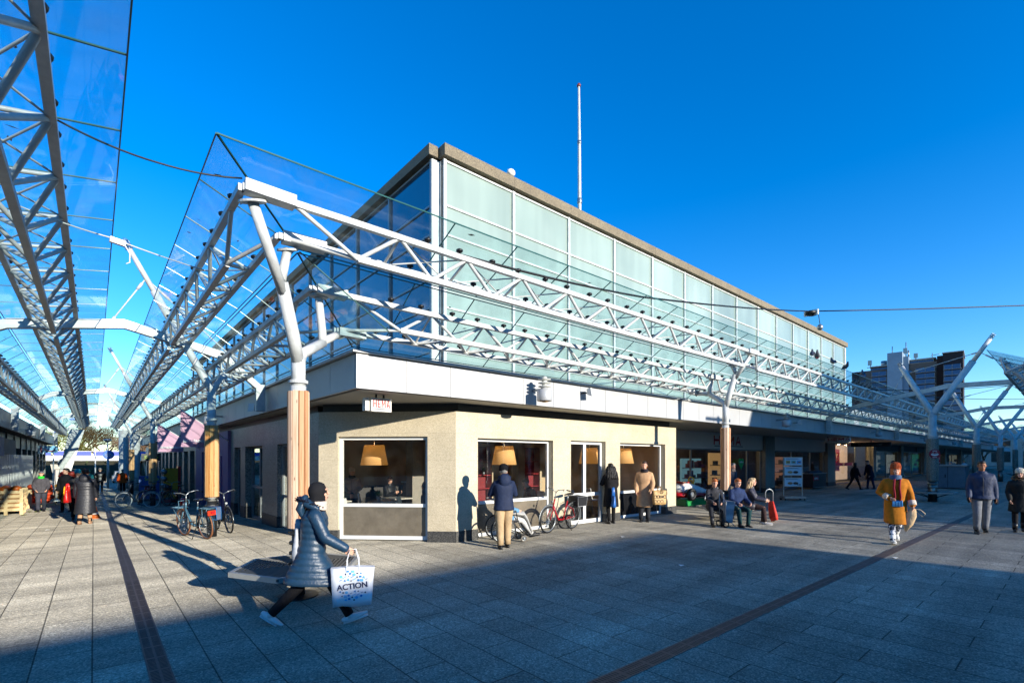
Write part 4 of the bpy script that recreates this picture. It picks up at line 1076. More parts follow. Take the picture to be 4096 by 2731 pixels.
    if st != 'none':
        b.ell(hp((0,-.028,.042)), (.083,.096,.097), 16, 10, hr, -40)
        b.ell(hp((0,.022,.088)), (.066,.066,.048), 12, 8, hr)
        if st in ('long', 'curly'):
            for i in range(26 if st == 'curly' else 14):
                a = rad(180+(-110+220*i/(25 if st == 'curly' else 13))*1.0); a = a+math.pi/2
                x, y = .085*math.sin(i*2.4)*.5+.085*math.cos(a)*.9, .08*math.sin(a)-.03
                if y > .03: continue
                top = hp((x*.8, y, .03)); pts = [top]
                for j in range(1, 7):
                    wv = (.018*math.sin(j*2.1+i*1.7) if st == 'curly' else .004*math.sin(j+i))
                    pts.append(V((hd.x+x*(1+.12*j)+wv, hd.y+y*(1+.02*j)-.012*j+wv*.6, top.z-.062*j)))
                b.limb(pts, [.03]+[.026]*4+[.02,.008], 7)
        if st == 'bob':
            b.lathe([(.06,-.16),(.09,-.13),(.096,-.04),(.09,.05)], hp((0,-.025,.03)), 16, sx=1, sy=1.05)
        if st == 'bun': b.ell(hp((0,-.115,.05)), (.04,.04,.04), 10, 6)
        if st == 'pony': b.limb([hp((0,-.1,.05)), hp((0,-.14,.0)), hp((0,-.13,-.1))], [.03,.03,.008], 8)
        if st == 'fluffy':
            for i in range(26):
                a = R.random()*6.28; e = R.random()*1.5-.35
                p = (.088*math.cos(a)*math.cos(e), .1*math.sin(a)*math.cos(e)-.02, .04+.1*math.sin(e))
                if p[1] > .055 and p[2] < .07: continue
                b.ell(hp(p), (.03,.03,.03), 7, 5)
        fin(b, 'hair', hm)
    if hat:
        m_, kd = hat; b = M(); b.smooth = True
        if kd == 'beanie':
            for i in range(18):
                a = 2*math.pi*i/18
            b.lathe([(.093,-.005),(.099,.0),(.1,.035),(.094,.045),(.093,.08),(.078,.12),(.045,.145),(.008,.152)], hp((0,-.015,.035)), 20, sx=.94, sy=1.08)
            for i in range(22):
                a = 2*math.pi*i/22; c = hp((0,-.015,.035)); q = lambda r, z: c+V((r*math.cos(a)*.94, r*math.sin(a)*1.08, z))
                b.limb([q(.1,.0), q(.101,.04), q(.095,.08), q(.078,.122), q(.03,.15)], .006, 5)
        if kd == 'cap':
            b.ell(hp((0,-.01,.055)), (.09,.105,.07), 16, 8, hr, -10); b.ell(hp((0,.1,.055)), (.07,.06,.01), 12, 6, hr)
        if kd == 'hijab':
            b.ell(hp((0,-.025,.02)), (.094,.108,.118), 20, 14, hr)
            b.limb([hp((0,-.015,-.03)), hp((0,-.03,-.1)), neck+u*.02, neck-u*.07], [(.09,.1),(.088,.095),(.1,.1),(.15,.12)], 16)
            for i in range(5): b.limb([hp((0,.05-.02*i,.115-.012*i)), hp((.088,.03-.02*i,.03-.02*i)), hp((.08,.02-.02*i,-.1))], .007, 5)
        if kd == 'hood':
            b.ell(hp((0,-.03,.03)), (.1,.115,.12), 18, 12, hr); b.limb([hp((0,-.02,-.05)), neck-u*.03], [.1,.12], 14)
        fin(b, {'beanie':'beanie','cap':'cap','hijab':'headscarf','hood':'hood'}[kd], m_, .014 if kd == 'hijab' else 0)
    if scarf:
        b = M(); b.smooth = True
        for i in range(3): b.torus(neck+u*(-.03+.03*i)+V((0,.012,0)), .082+.008*(i == 0), .032, 'z', 20, 8)
        fin(b, 'scarf', scarf, .016)
    if hood:
        b = M(); b.smooth = True
        b.limb([neck+fwd*-.06-u*.03+V((.12,.08,0)), neck+fwd*-.09+V((.1,0,.03)), neck+fwd*-.15+V((0,0,.05)), neck+fwd*-.09+V((-.1,0,.03)), neck+fwd*-.06-u*.03+V((-.12,.08,0))], [.03,.055,.06,.055,.03], 10, rnd=True)
        b.limb([neck+fwd*-.14+u*.05, neck+fwd*-.17-u*.05, neck+fwd*-.13-u*.14], [(.11,.05),(.13,.055),(.08,.03)], 12, rnd=True)
        hb = fin(b, 'hood', coat if not isinstance(hood, tuple) else hood[0], 0)
        if isinstance(hood, tuple) and len(hood) > 1:
            b = M()
            pts = [neck+V((.13*math.cos(t), -.06+.13*math.sin(t), .03-.05*math.sin(t))) for t in [math.pi*.0+i*math.pi*2/26 for i in range(26)]]
            for p in pts:
                for j in range(9):
                    d = V((R.uniform(-1,1), R.uniform(-1,1), R.uniform(-.5,1))).normalized(); b.limb([p, p+d*.055], [.013,.002], 4)
            fin(b, 'fur_trim', hood[1], par=hb)
    place(o, loc, ang-90)
    J['w'] = W_; J['k'] = k; J['pz'] = pz; J['neck'] = neck; o_ = o
    return o, J
def world(o, p, k=1):
    return Matrix.Translation(o.location) @ o.rotation_euler.to_matrix().to_4x4() @ (V(p)*k)

A_RT = -40.64      # heading that walks to the right across the plaza
A_TO = -130.64     # heading towards the viewpoint
A_AW = 49.36
gp = lambda x, y: (x, y, gz(x, y))

# walking woman with the big carrier bag
w1, J1 = person('woman in black headscarf and navy quilted coat striding past the bench with a carrier bag', (1.9, 5.74, 0), -22, 1.68, legs=((33,6,16),(-21,24,-38)), arms=((24,10,34,0),(-8,6,14,0)), lean=5,
    coat=PUF['navy'], hem=.36, cw=1.12, quilt=.075, pants=KB['black'], shoes=SHW, skin='light', hair=None, hat=(cloth('black_headscarf', '#1a1a1d', bump=.1), 'hijab'), scarf=FUC, hood=(PUF['navy'], FURN), flare=.05)
def text_flat(s, size, mat, name, parent, loc, rz):
    return text(name, s, size, mat, parent, loc, (90, 0, rz))
def carrier(loc, ang, wd, ht, dp, mat, label, cat='bag', handles=.2, hmat=None, taper=.86):
    o = T('carrier_bag', label, cat, (0,0,0))
    b = M(); n = 8
    rows_ = []
    for j in range(6):
        t = j/5; ww = wd*(taper+(1-taper)*t)/2; dd = dp*(1-.55*t)/2; z = ht*t
        ring = []
        for kx in range(n+1): ring.append((-ww+2*ww*kx/n, -dd-.003*math.sin(kx*1.9+j), z+.008*math.sin(kx+2*j)))
        for kx in range(n, -1, -1): ring.append((-ww+2*ww*kx/n, dd+.012*math.sin(kx*1.4+j), z+.008*math.sin(kx+2*j)))
        rows_.append([V(p) for p in ring])
    b.rings(rows_, True, True); b.build('bag_body', mat, o)
    if handles:
        b = M()
        for s in (-1, 1):
            y = s*dp*.22
            pts = [V((-wd*.14, y, ht-.1)), V((-wd*.13, y, ht+handles*.4)), V((-.03, y*.3, ht+handles*.95)), V((.03, y*.3, ht+handles*.95)), V((wd*.13, y, ht+handles*.4)), V((wd*.14, y, ht-.1))]
            b.limb(pts, [(.02, .004)]*6, 6, ref=(1,0,0))
        b.build('handles', hmat or mat, o)
    place(o, loc, ang); return o
BGW = P('white_woven_plastic', '#dcdfe2', .35, var=.12, sc=4, bump=.3, bsc=9)
hand = world(w1, J1['w'][1][1]+J1['w'][1][2]*.07, J1['k'])
bag = carrier((hand.x+.03, hand.y-.02, hand.z-.6), -28, .47, .42, .2, BGW, 'large white carrier bag with round blue print and the word ACTION')
TB = P('print_navy', '#20264a', .5); TBL = P('print_blue', '#2f7fc0', .5); TLB = P('print_light_blue', '#6fb8e2', .5)
t = text('printed_word', 'ACTION', .086, TB, None, (0,0,0), (90,0,0), .001); t.parent = bag; t.location = (.005, -.081, .19); t.rotation_euler = (rad(90-7.5), rad(-5), 0)
b1, b2, b3 = M(), M(), M()
for i in range(64):
    a = i*2.39996; r = .165*math.sqrt((i+1)/64)
    x, z = r*math.cos(a), .225+r*math.sin(a)
    if abs(z-.225) < .052 and abs(x) < .17: continue
    y = -(.1-.131*z)-.005; s_ = .009+.004*((i*7) % 3); bb = (b1, b2, b3)[i % 3]
    if i % 4 == 0: bb.poly([(x+s_*math.cos(q), y, z+s_*math.sin(q)) for q in [j*math.pi/4 for j in range(8)]], (0,-.002,0))
    elif i % 4 == 1: bb.box(x-s_, x+s_, y-.002, y, z-s_*.8, z+s_*.8)
    elif i % 4 == 2: bb.poly([(x-s_, y, z-s_*.4), (x+s_*.9, y, z-s_), (x+s_*.4, y, z+s_)], (0,-.002,0))
    else: bb.poly([(x-s_*1.3, y, z-s_*.4), (x-s_*1.1, y, z-s_*.8), (x+s_*1.3, y, z+s_*.4), (x+s_*1.1, y, z+s_*.8)], (0,-.002,0))
for q, mm in ((b1, TB), (b2, TBL), (b3, TLB)):
    tag(q.build('printed_icons', mm, bag, (0,0,0)), kind='stuff')
tote = carrier(tuple(world(w1, (-.06, -.15, .78), J1['k'])), 60, .26, .36, .07, P('white_tote', '#a8adb4', .6, bump=.3, bsc=12), 'slim white tote bag slung behind the walking woman', handles=.1, taper=.95)

# man in navy jacket, wheelchair user
person('man seen from behind in navy jacket, black beanie and beige trousers beside the wheelchair', (6.62, 7.98, 0), 62, 1.7, legs=((6,4,0),(-6,2,0)), arms=((22,20,95,52),(22,20,95,52)), coat=cloth('navy_jacket', '#1e2a45', .7, bump=.35, bsc=16), hem=.12, cw=1.32, pants=cloth('beige_chinos', '#b79c77', bump=.4, bsc=14), legw=1.28, shoes=SHB, hat=(KB['black'], 'beanie'), hair=('grey','short'), hood=True, flare=.02, fine=False)
wcp = (7.32, 8.5, 0)
person('person sitting in the wheelchair in a light blue quilted jacket', (7.15, 8.62, 0), -25, 1.62, legs=((80,42,8),(80,42,8)), arms=((25,14,50,20),(25,14,50,20)), seat=.5, coat=P('sky_puffer', '#5b8fb3', .5, var=.2, bump=.2), quilt=.06, cw=1.12, pants=KB['gwhite'], shoes=SHB, hair=('grey','short'), lean=-6)
bl = M(); bl.smooth = True
rs = []
for yy, zz, hw in ((.02,.63,.23),(.2,.65,.25),(.42,.62,.26),(.5,.5,.25),(.56,.34,.24),(.62,.22,.22)):
    rs.append([V((hw*math.cos(q)*(1+.05*math.sin(5*q)), yy+.06*math.sin(q)*.6, zz+.055*math.sin(q)+.012*math.sin(7*q))) for q in [j*2*math.pi/22 for j in range(22)]])
bl.rings(rs); bk_ = tag(bl.build('blanket', cloth('grey_blanket', '#b4b2ac', bump=.5, bsc=25)), 'pale grey blanket over the lap of the wheelchair user', 'blanket'); place(bk_, (7.15, 8.62, 0), -25-90)
wc = T('wheelchair', 'black wheelchair with yellow striped push handle by the cafe window', 'wheelchair', (0,0,0))
def wheel(par, c, r, tyre, rim, sp=28, hub=.03, tr=.018, name='wheel'):

    b = M(); b.torus(c, r-tr*1.9, tr*.55, 'y', 36, 6)
    b.lathe([(hub*.5,-.035),(hub,-.03),(hub,.03),(hub*.5,.035)], c, 10, 'y'); 
    for i in range(sp):
        a = 2*math.pi*i/sp; h_ = (.028 if i % 2 else -.028); c0 = V(c)+V((hub*math.cos(a+.9), h_, hub*math.sin(a+.9))); b.limb([c0, V(c)+V(((r-tr*2)*math.cos(a), 0, (r-tr*2)*math.sin(a)))], .0022, 4)
    o = b.build(name, rim, par)
    M().torus(c, r-tr, tr, 'y', 40, 8).build('tyre', tyre, o, wloc(par)); return o
for s in (-1, 1): wheel(wc, (0, s*.29, .3), .3, MBK, MGS)
for s in (-1, 1): wheel(wc, (.5, s*.22, .08), .08, P('caster', '#6a6258', .6), MGS, 6)
b = M()
for s in (-1, 1):
    y = s*.25
    b.limb([(-.2,y,.98),(-.08,y,.95),(-.05,y,.5),(.35,y,.5),(.44,y,.3),(.62,y,.14)], .014, 8); b.limb([(-.05,y,.5),(-.02,y,.3),(.5,y,.16)], .014, 8); b.limb([(0,y,.72),(.3,y,.72),(.34,y,.5)], .014, 8)
b.limb([(0,-.29,.3),(0,.29,.3)], .012, 8); b.limb([(.35,-.25,.5),(-.05,.25,.5)], .012, 8); b.build('frame', MDS, wc)
b = M(); b.box(-.05,.38,-.23,.23,.47,.5); b.box(-.09,-.06,-.23,.23,.5,.9); b.build('sling_seat', P('wheelchair_canvas', '#1d2438', .8), wc)
b = M()
for s in (-1, 1): b.limb([(-.27,s*.25,.985),(-.17,s*.25,.975)], .019, 8)
build_each(b, 'push_handle', P('grip_grey', '#8d8f8a', .6), wc)
b = M()
for s in (-1, 1): b.limb([(-.075,s*.25,.93),(-.06,s*.25,.7)], .017, 8)
build_each(b, 'yellow_band', P('yellow_tape', '#d8b43a', .5), wc)
b = M()
for s in (-1, 1): b.hexa([(.58,s*.12-.09,.13),(.58,s*.12+.09,.13),(.6,s*.12+.09,.12),(.6,s*.12-.09,.12)], [(.8,s*.12-.09,.19),(.8,s*.12+.09,.19),(.8,s*.12+.09,.175),(.8,s*.12-.09,.175)])
build_each(b, 'foot_support', MDS, wc)
place(wc, (7.08, 8.66, 0), -25)

person('woman with long dark curly hair in a black coat facing the cafe door', (11.5, 8.95, 0), 65, 1.72, legs=((3,3,0),(-3,2,0)), arms=((10,10,30,10),(28,12,70,30)), coat=cloth('black_wool', '#17171a'), hem=.45, cw=1.12, pants=cloth('black_leggings','#121214'), legw=.85, shoes=P('black_sneaker', '#2a2624', .5), hair=('black','curly'), lean=1)
person('woman in a long camel coat with dark scarf standing by the last cafe window', (12.6, 8.55, 0), -150, 1.78, legs=((3,2,0),(-3,2,0)), arms=((5,10,20,4),(14,14,30,8)), coat=cloth('camel_wool', '#c49b74', bump=.3), hem=.5, cw=1.22, pants=KB['charcoal'], legw=1.15, shoes=SHB, hair=('brown','short'), scarf=cloth('dark_scarf', '#28242a'), skin='light')
cb = carrier((12.62, 8.05, .55), -30, .42, .42, .12, P('kraft_patterned', '#c09a62', .6, var=.1), 'kraft paper shopping bag with dark swirls held by the woman in camel', handles=.12)
b = M()
for i in range(7):
    cx, cz = -.15+.1*(i % 4), .09+.14*(i//3) ; b.torus((cx, -.052-.0*i, cz), .045, .007, 'y', 18, 5)
b.build('dark_swirls', P('swirl_ink', '#3a2a1c', .6), cb, (0,0,0))
t = text('printed_letters', 'CA', .09, P('swirl_ink2', '#33241a', .6), None, (0,0,0)); t.parent = cb; t.location = (.04, -.066, .2)
carrier((11.35, 8.75, .5), 55, .26, .33, .1, P('blue_shiny', '#2364b0', .35, bump=.3, bsc=9), 'small blue plastic bag hanging from the curly haired woman', handles=.25)
carrier((11.62, 9.25, .95), 60, .3, .2, .1, LEA, 'black shoulder bag on the curly haired woman', handles=.3)

# right side walkers
o9, J9 = person('woman in a mustard sheepskin coat with multicoloured scarf and white boots walking towards the plaza', (13.75, 2.72, 0), -158, 1.77, legs=((22,6,14),(-16,28,-20)), arms=((-10,24,72,42),(8,16,14,0)), coat=cloth('mustard_suede', '#b26c16', bump=.3), hem=.46, cw=1.22, pants=KB['camo'], shoes=P('white_boot', '#dedcd6', .45), boots=.28, hair=('ginger','bob'), hat=(cloth('rust_headband', '#b4552c'), 'beanie'), scarf=cloth('blue_scarf', '#49617f'), flare=.0)
b = M()
for i, (x0, c) in enumerate(((-.06, 0), (.04, 0))):
    b.limb([V((x0, .15, 1.44)), V((x0+.02, .185, 1.25)), V((x0, .19, 1.05)), V((x0+.01, .195, .96))], [(.034,.018),(.04,.02),(.042,.02),(.036,.016)], 8, ref=(1,0,0))
b.build('scarf_ends', cloth('red_scarf', '#8e2430'), o9, (0,0,0))
b = M()
for i in range(7): b.limb([V((-.08+.026*i, .2, .97)), V((-.085+.028*i, .205, .83))], .014, 5)
b.build('scarf_fringe', cloth('blue_fringe', '#3c86c4'), o9, (0,0,0))
b = M()
for s in (1, -1):
    el, wr, d2 = J9['w'][s]; b.limb([wr-d2*.1, wr+d2*.012], [.072,.076], 12, rnd=False)
b.xf(Matrix.Scale(J9['k'], 4)); b.build('fleece_cuffs', FUC, o9, (0,0,0))
h9 = world(o9, J9['w'][-1][1]+J9['w'][-1][2]*.08, J9['k'])
pb = T('cloth_pouch', 'cream cloth bag with a loop handle swinging from the mustard coat woman', 'bag', tuple(h9))
b = M(); b.smooth = True; dn = V((-.1, .12, -.5))
b.limb([h9+V((0,0,.0)), h9+dn*.3, h9+dn*.65, h9+dn], [(.05,.02),(.1,.035),(.09,.035),(.02,.015)], 12, ref=(1,0,0)); b.build('pouch', cloth('cream_canvas', '#cdae84'), pb)
b = M(); b.limb([h9+V((.0,0,0)), h9+V((.02,-.12,-.02)), h9+V((.03,-.2,-.1)), h9+V((.02,-.16,-.17)), h9+V((.03,-.03,-.05))], [(.018,.006)]*5, 6); b.build('strap', cloth('cream_canvas2', '#dcc6a0'), pb)
person('tall man in a navy and grey jacket with black gloves walking at the right', (17.0, 1.62, 0), -164, 1.79, legs=((14,22,-18),(-8,4,6)), arms=((8,12,16,0),(-6,12,14,0)), coat=cloth('slate_jacket', '#2e3850', .6), hem=.1, cw=1.25, pants=KB['grey'], legw=1.2, shoes=SHB, hair=('black','short'), glove=KB['black'], skin='tan')
person('woman in a white knit hat and black parka with fur hood at the right edge', (18.2, 1.02, 0), -172, 1.58, legs=((8,8,4),(-12,10,-8)), arms=((10,12,24,10),(-4,12,14,0)), coat=cloth('black_parka', '#1b1d1b', .7), hem=.36, cw=1.25, pants=KB['black'], shoes=SHB, boots=.4, hair=('brown','bob'), hat=(cloth('cream_knit', '#e6ddc8', bump=1, bsc=90), 'beanie'), hood=(KB['olive'], FUR))
person('dark dressed person with a backpack striding past the sale window', (35.2, 8.95, 0), A_RT+8, 1.68, legs=((26,6,10),(-24,16,-26)), arms=((12,8,20,0),(-12,8,14,0)), coat=KB['black'], hem=.12, cw=1.1, pants=KB['black'], hair=('black','bob'))
person('man in dark blue coat stooping in front of the sale window', (36.7, 8.5, 0), A_RT+180, 1.78, legs=((10,6,0),(-8,6,0)), lean=14, coat=cloth('dark_navy', '#141a2c'), hem=.25, cw=1.1, pants=KB['navy'], hair=('brown','short'), face=(0,-20))
person('person in a teal coat pushing along behind the mustard coat woman', (32, 6.4, 0), A_TO, 1.66, legs=((12,8,0),(-12,12,-8)), arms=((30,8,40,0),(30,8,40,0)), coat=KB['teal'], hem=.3, cw=1.15, pants=KB['navy'], hair=('black','short'), scarf=KB['pink'])
person('person in a red hat and dark coat beyond the stone column', (53, 7.6, 0), 20, 1.68, coat=KB['charcoal'], hem=.35, hat=(KB['red'], 'beanie'), hair=None, pants=KB['black'])
person('dark coated person standing right of the red hatted one', (52, 6.7, 0), 100, 1.6, coat=KB['black'], hem=.35, hair=('grey','short'), pants=KB['black'], cw=1.2)
person('person in a white jacket far down the right street', (58, 6.6, 0), A_AW, 1.72, coat=KB['white'], hem=.1, hair=('blonde','short'), pants=KB['black'], cw=1.15)
# seated group round the second column
seatL = ((84,78,0),(80,84,0))
person('woman in a charcoal jacket and black boots seated left of the timber column', (13.5, 6.86, 0), A_TO-8, 1.66, legs=((84,70,0),(78,80,0)), seat=.45, arms=((30,8,44,20),(30,8,44,20)), lean=12, coat=cloth('charcoal_knit', '#3a3a3e'), pants=KB['charcoal'], shoes=SHB, boots=.5, hair=('ginger','short'), cw=1.12, face=(0,-14))
person('woman in a navy jacket and dark green trousers seated right of the timber column', (13.9, 6.42, 0), A_TO+10, 1.66, legs=seatL, seat=.45, arms=((22,12,50,14),(22,12,50,14)), lean=10, coat=cloth('navy_fleece', '#26365a'), pants=KB['darkgreen'], shoes=P('dark_trainer', '#2a2024', .5), hair=('ginger','short'), cw=1.28, face=(0,-10))
person('blonde woman in a dark padded jacket and brown trousers seated facing right', (14.62, 6.36, 0), A_RT-30, 1.66, legs=seatL, seat=.45, arms=((30,8,50,10),(30,8,50,10)), lean=8, coat=P('aubergine_puffer', '#33303a', .5, var=.2, bump=.2), quilt=.08, pants=KB['brownp'], shoes=P('grey_trainer', '#b9b4b0', .5), hair=('blonde','long'), cw=1.22)
person('light haired person seated on the back of the bench behind the blonde woman', (15.0, 7.2, 0), 20, 1.66, legs=seatL, seat=.45, coat=KB['taupe'], hair=('blonde','fluffy'), pants=KB['black'], cw=1.15)
person('person in a dark jacket with a light scarf standing behind the seated group', (18.6, 8.7, 0), A_TO+30, 1.68, coat=KB['slate'], hem=.15, hair=('grey','short'), scarf=KB['tanjacket'], pants=KB['black'])

# left street walkers
person('man in grey flat cap and bright green scarf walking between the crates and the shoppers', gp(-1.66, 28.2), -86, 1.66, legs=((8,4,0),(-6,8,-4)), arms=((10,14,36,20),(10,14,36,20)), coat=cloth('charcoal_softshell', '#4a494e'), hem=.12, cw=1.28, pants=cloth('slate_trousers', '#3f414c'), legw=1.25, shoes=SHB, hair=None, hat=(KB['grey'], 'cap'), scarf=cloth('neon_green', '#2fd03a'), skin='light')
person('man with a ponytail in long black coat carrying a black bag', gp(-.85, 27.2), -110, 1.76, legs=((8,4,0),(-8,6,0)), coat=KB['black'], hem=.42, cw=1.18, pants=KB['black'], hair=('black','pony'), face=(-50,0), arms=((5,12,12,0),(5,10,30,0)))
o14, J14 = person('woman from behind with auburn hair, ankle length black puffer coat and tan boots', gp(-.2, 20.5), 78, 1.7, legs=((10,4,0),(-8,16,-12)), arms=((4,12,10,0),(4,12,14,0)), coat=PUF['black'], hem=.6, cw=1.42, quilt=.095, pants=KB['black'], shoes=SHT, boots=.5, hair=('auburn','fluffy'), hood=True, scarf=KB['lblue'], flare=.04)
person('person in a taupe jacket and turquoise hat just ahead of the black puffer coat', gp(-.42, 22.6), 84, 1.66, legs=((8,6,0),(-10,12,-6)), coat=PUF['taupe'], hem=.15, cw=1.25, quilt=.1, pants=KB['black'], hair=None, hat=(cloth('turquoise_hat', '#2a9cb0'), 'beanie'))
carrier((-.62, 20.7, .52), 75, .3, .42, .12, P('red_shiny', '#c4231f', .3, bump=.3, bsc=9), 'shiny red plastic shopping bag beside the black puffer coat', handles=.18)
carrier((-.72, 22.4, .42), 75, .26, .36, .14, P('yellow_shiny', '#d9a31a', .4, bump=.3, bsc=9), 'yellow plastic shopping bag next to the red one', handles=.18)
person('man from behind in a black leather jacket walking away under the arches', gp(.36, 46.5), 88, 1.84, legs=((16,4,4),(-14,26,-20)), arms=((8,14,14,0),(-8,14,14,0)), coat=LEA, hem=.1, cw=1.3, pants=KB['dgrey'], shoes=SHB, hair=('grey','short'))
person('person from behind in a bright orange jacket walking away under the arches', gp(1.62, 46), 92, 1.72, legs=((12,4,4),(-10,14,-8)), arms=((8,16,20,0),(-4,16,20,0)), coat=cloth('orange_anorak', '#d4551a'), hem=.2, cw=1.38, pants=KB['black'], shoes=SHB, hair=('grey','short'))
person('person with a teal backpack ahead of the leather jacket', gp(-.25, 40), 95, 1.7, coat=KB['teal'], hem=.1, cw=1.3, pants=KB['navy'], hair=None, hat=(KB['teal'], 'hood'))
person('dark silhouetted person leaning over the yellow coin machine', gp(3.2, 30.6), 150, 1.74, lean=22, coat=KB['black'], hem=.15, cw=1.2, pants=KB['black'], hair=('black','short'), skin='tan')
# people inside the cafe
person('woman in a pale jacket and headband standing inside the cafe window', (5.75, 13.9, 0), -115, 1.58, arms=((10,18,55,40),(10,18,55,40)), coat=KB['tanjacket'], hem=.12, cw=1.32, pants=KB['navy'], hair=('grey','short'), hat=(KB['cream'], 'beanie'), scarf=KB['black'])
person('small child sitting at the cafe table below the standing woman', (5.45, 13.2, 0), -110, 1.15, legs=seatL, seat=.5, coat=KB['charcoal'], pants=KB['navy'], hair=('black','short'), cw=1.1)
person('boy in a black jacket looking at a phone at the cafe table', (6.95, 13.95, 0), -70, 1.6, legs=seatL, seat=.52, arms=((30,8,80,20),(30,8,80,20)), coat=P('black_padded', '#17181c', .5, bump=.2), quilt=.08, cw=1.2, pants=KB['black'], hair=('auburn','short'), face=(-20,-15))
person('hooded person in grey seen at the right edge of the corner window', (6.65, 11.2, 0), 150, 1.6, legs=seatL, seat=.45, coat=KB['grey'], hair=None, hat=(KB['grey'], 'hood'), cw=1.15)
person('man in a maroon sweater leaning over the table behind the cafe window', (9.75, 10.35, 0), 170, 1.7, legs=seatL, seat=.45, lean=24, coat=KB['maroon'], hair=('brown','short'), cw=1.15, face=(0,-20))
def stroke_word(par, org, du, nrm, h, w_, t, gap, mat):
    b = M(); du = V(du); dn = V(nrm)*.006; org = V(org); x = 0
    def pol(ps): b.poly([org+du*(x+a)+V((0,0,c)) for a, c in ps], dn)
    rect = lambda a, c, e, f: pol([(a, c), (e, c), (e, f), (a, f)])
    rect(0, 0, t, h); rect(w_-t, 0, w_, h); rect(t, h*.5-t*.5, w_-t, h*.5+t*.5); x += w_+gap
    e_ = w_*.85; rect(0, 0, t, h); rect(t, 0, e_, t); rect(t, h-t, e_, h); rect(t, h*.5-t*.5, e_*.9, h*.5+t*.5); x += e_+gap
    m_ = w_*1.15; rect(0, 0, t, h); rect(m_-t, 0, m_, h); pol([(t, h), (t, h-t*1.6), (m_*.5, h*.2), (m_*.5, h*.2+t*1.7)]); pol([(m_*.5, h*.2+t*1.7), (m_*.5, h*.2), (m_-t, h-t*1.6), (m_-t, h)]); x += m_+gap
    pol([(0, 0), (t*1.1, 0), (w_*.5+t*.2, h), (w_*.5-t*.5, h)]); pol([(w_, 0), (w_*.5+t*.5, h), (w_*.5+t*.21, h-t*.1), (w_-t*1.1, 0)]); rect(w_*.28, h*.26, w_*.72, h*.26+t)
    return b.build('sign_lettering', mat, par)
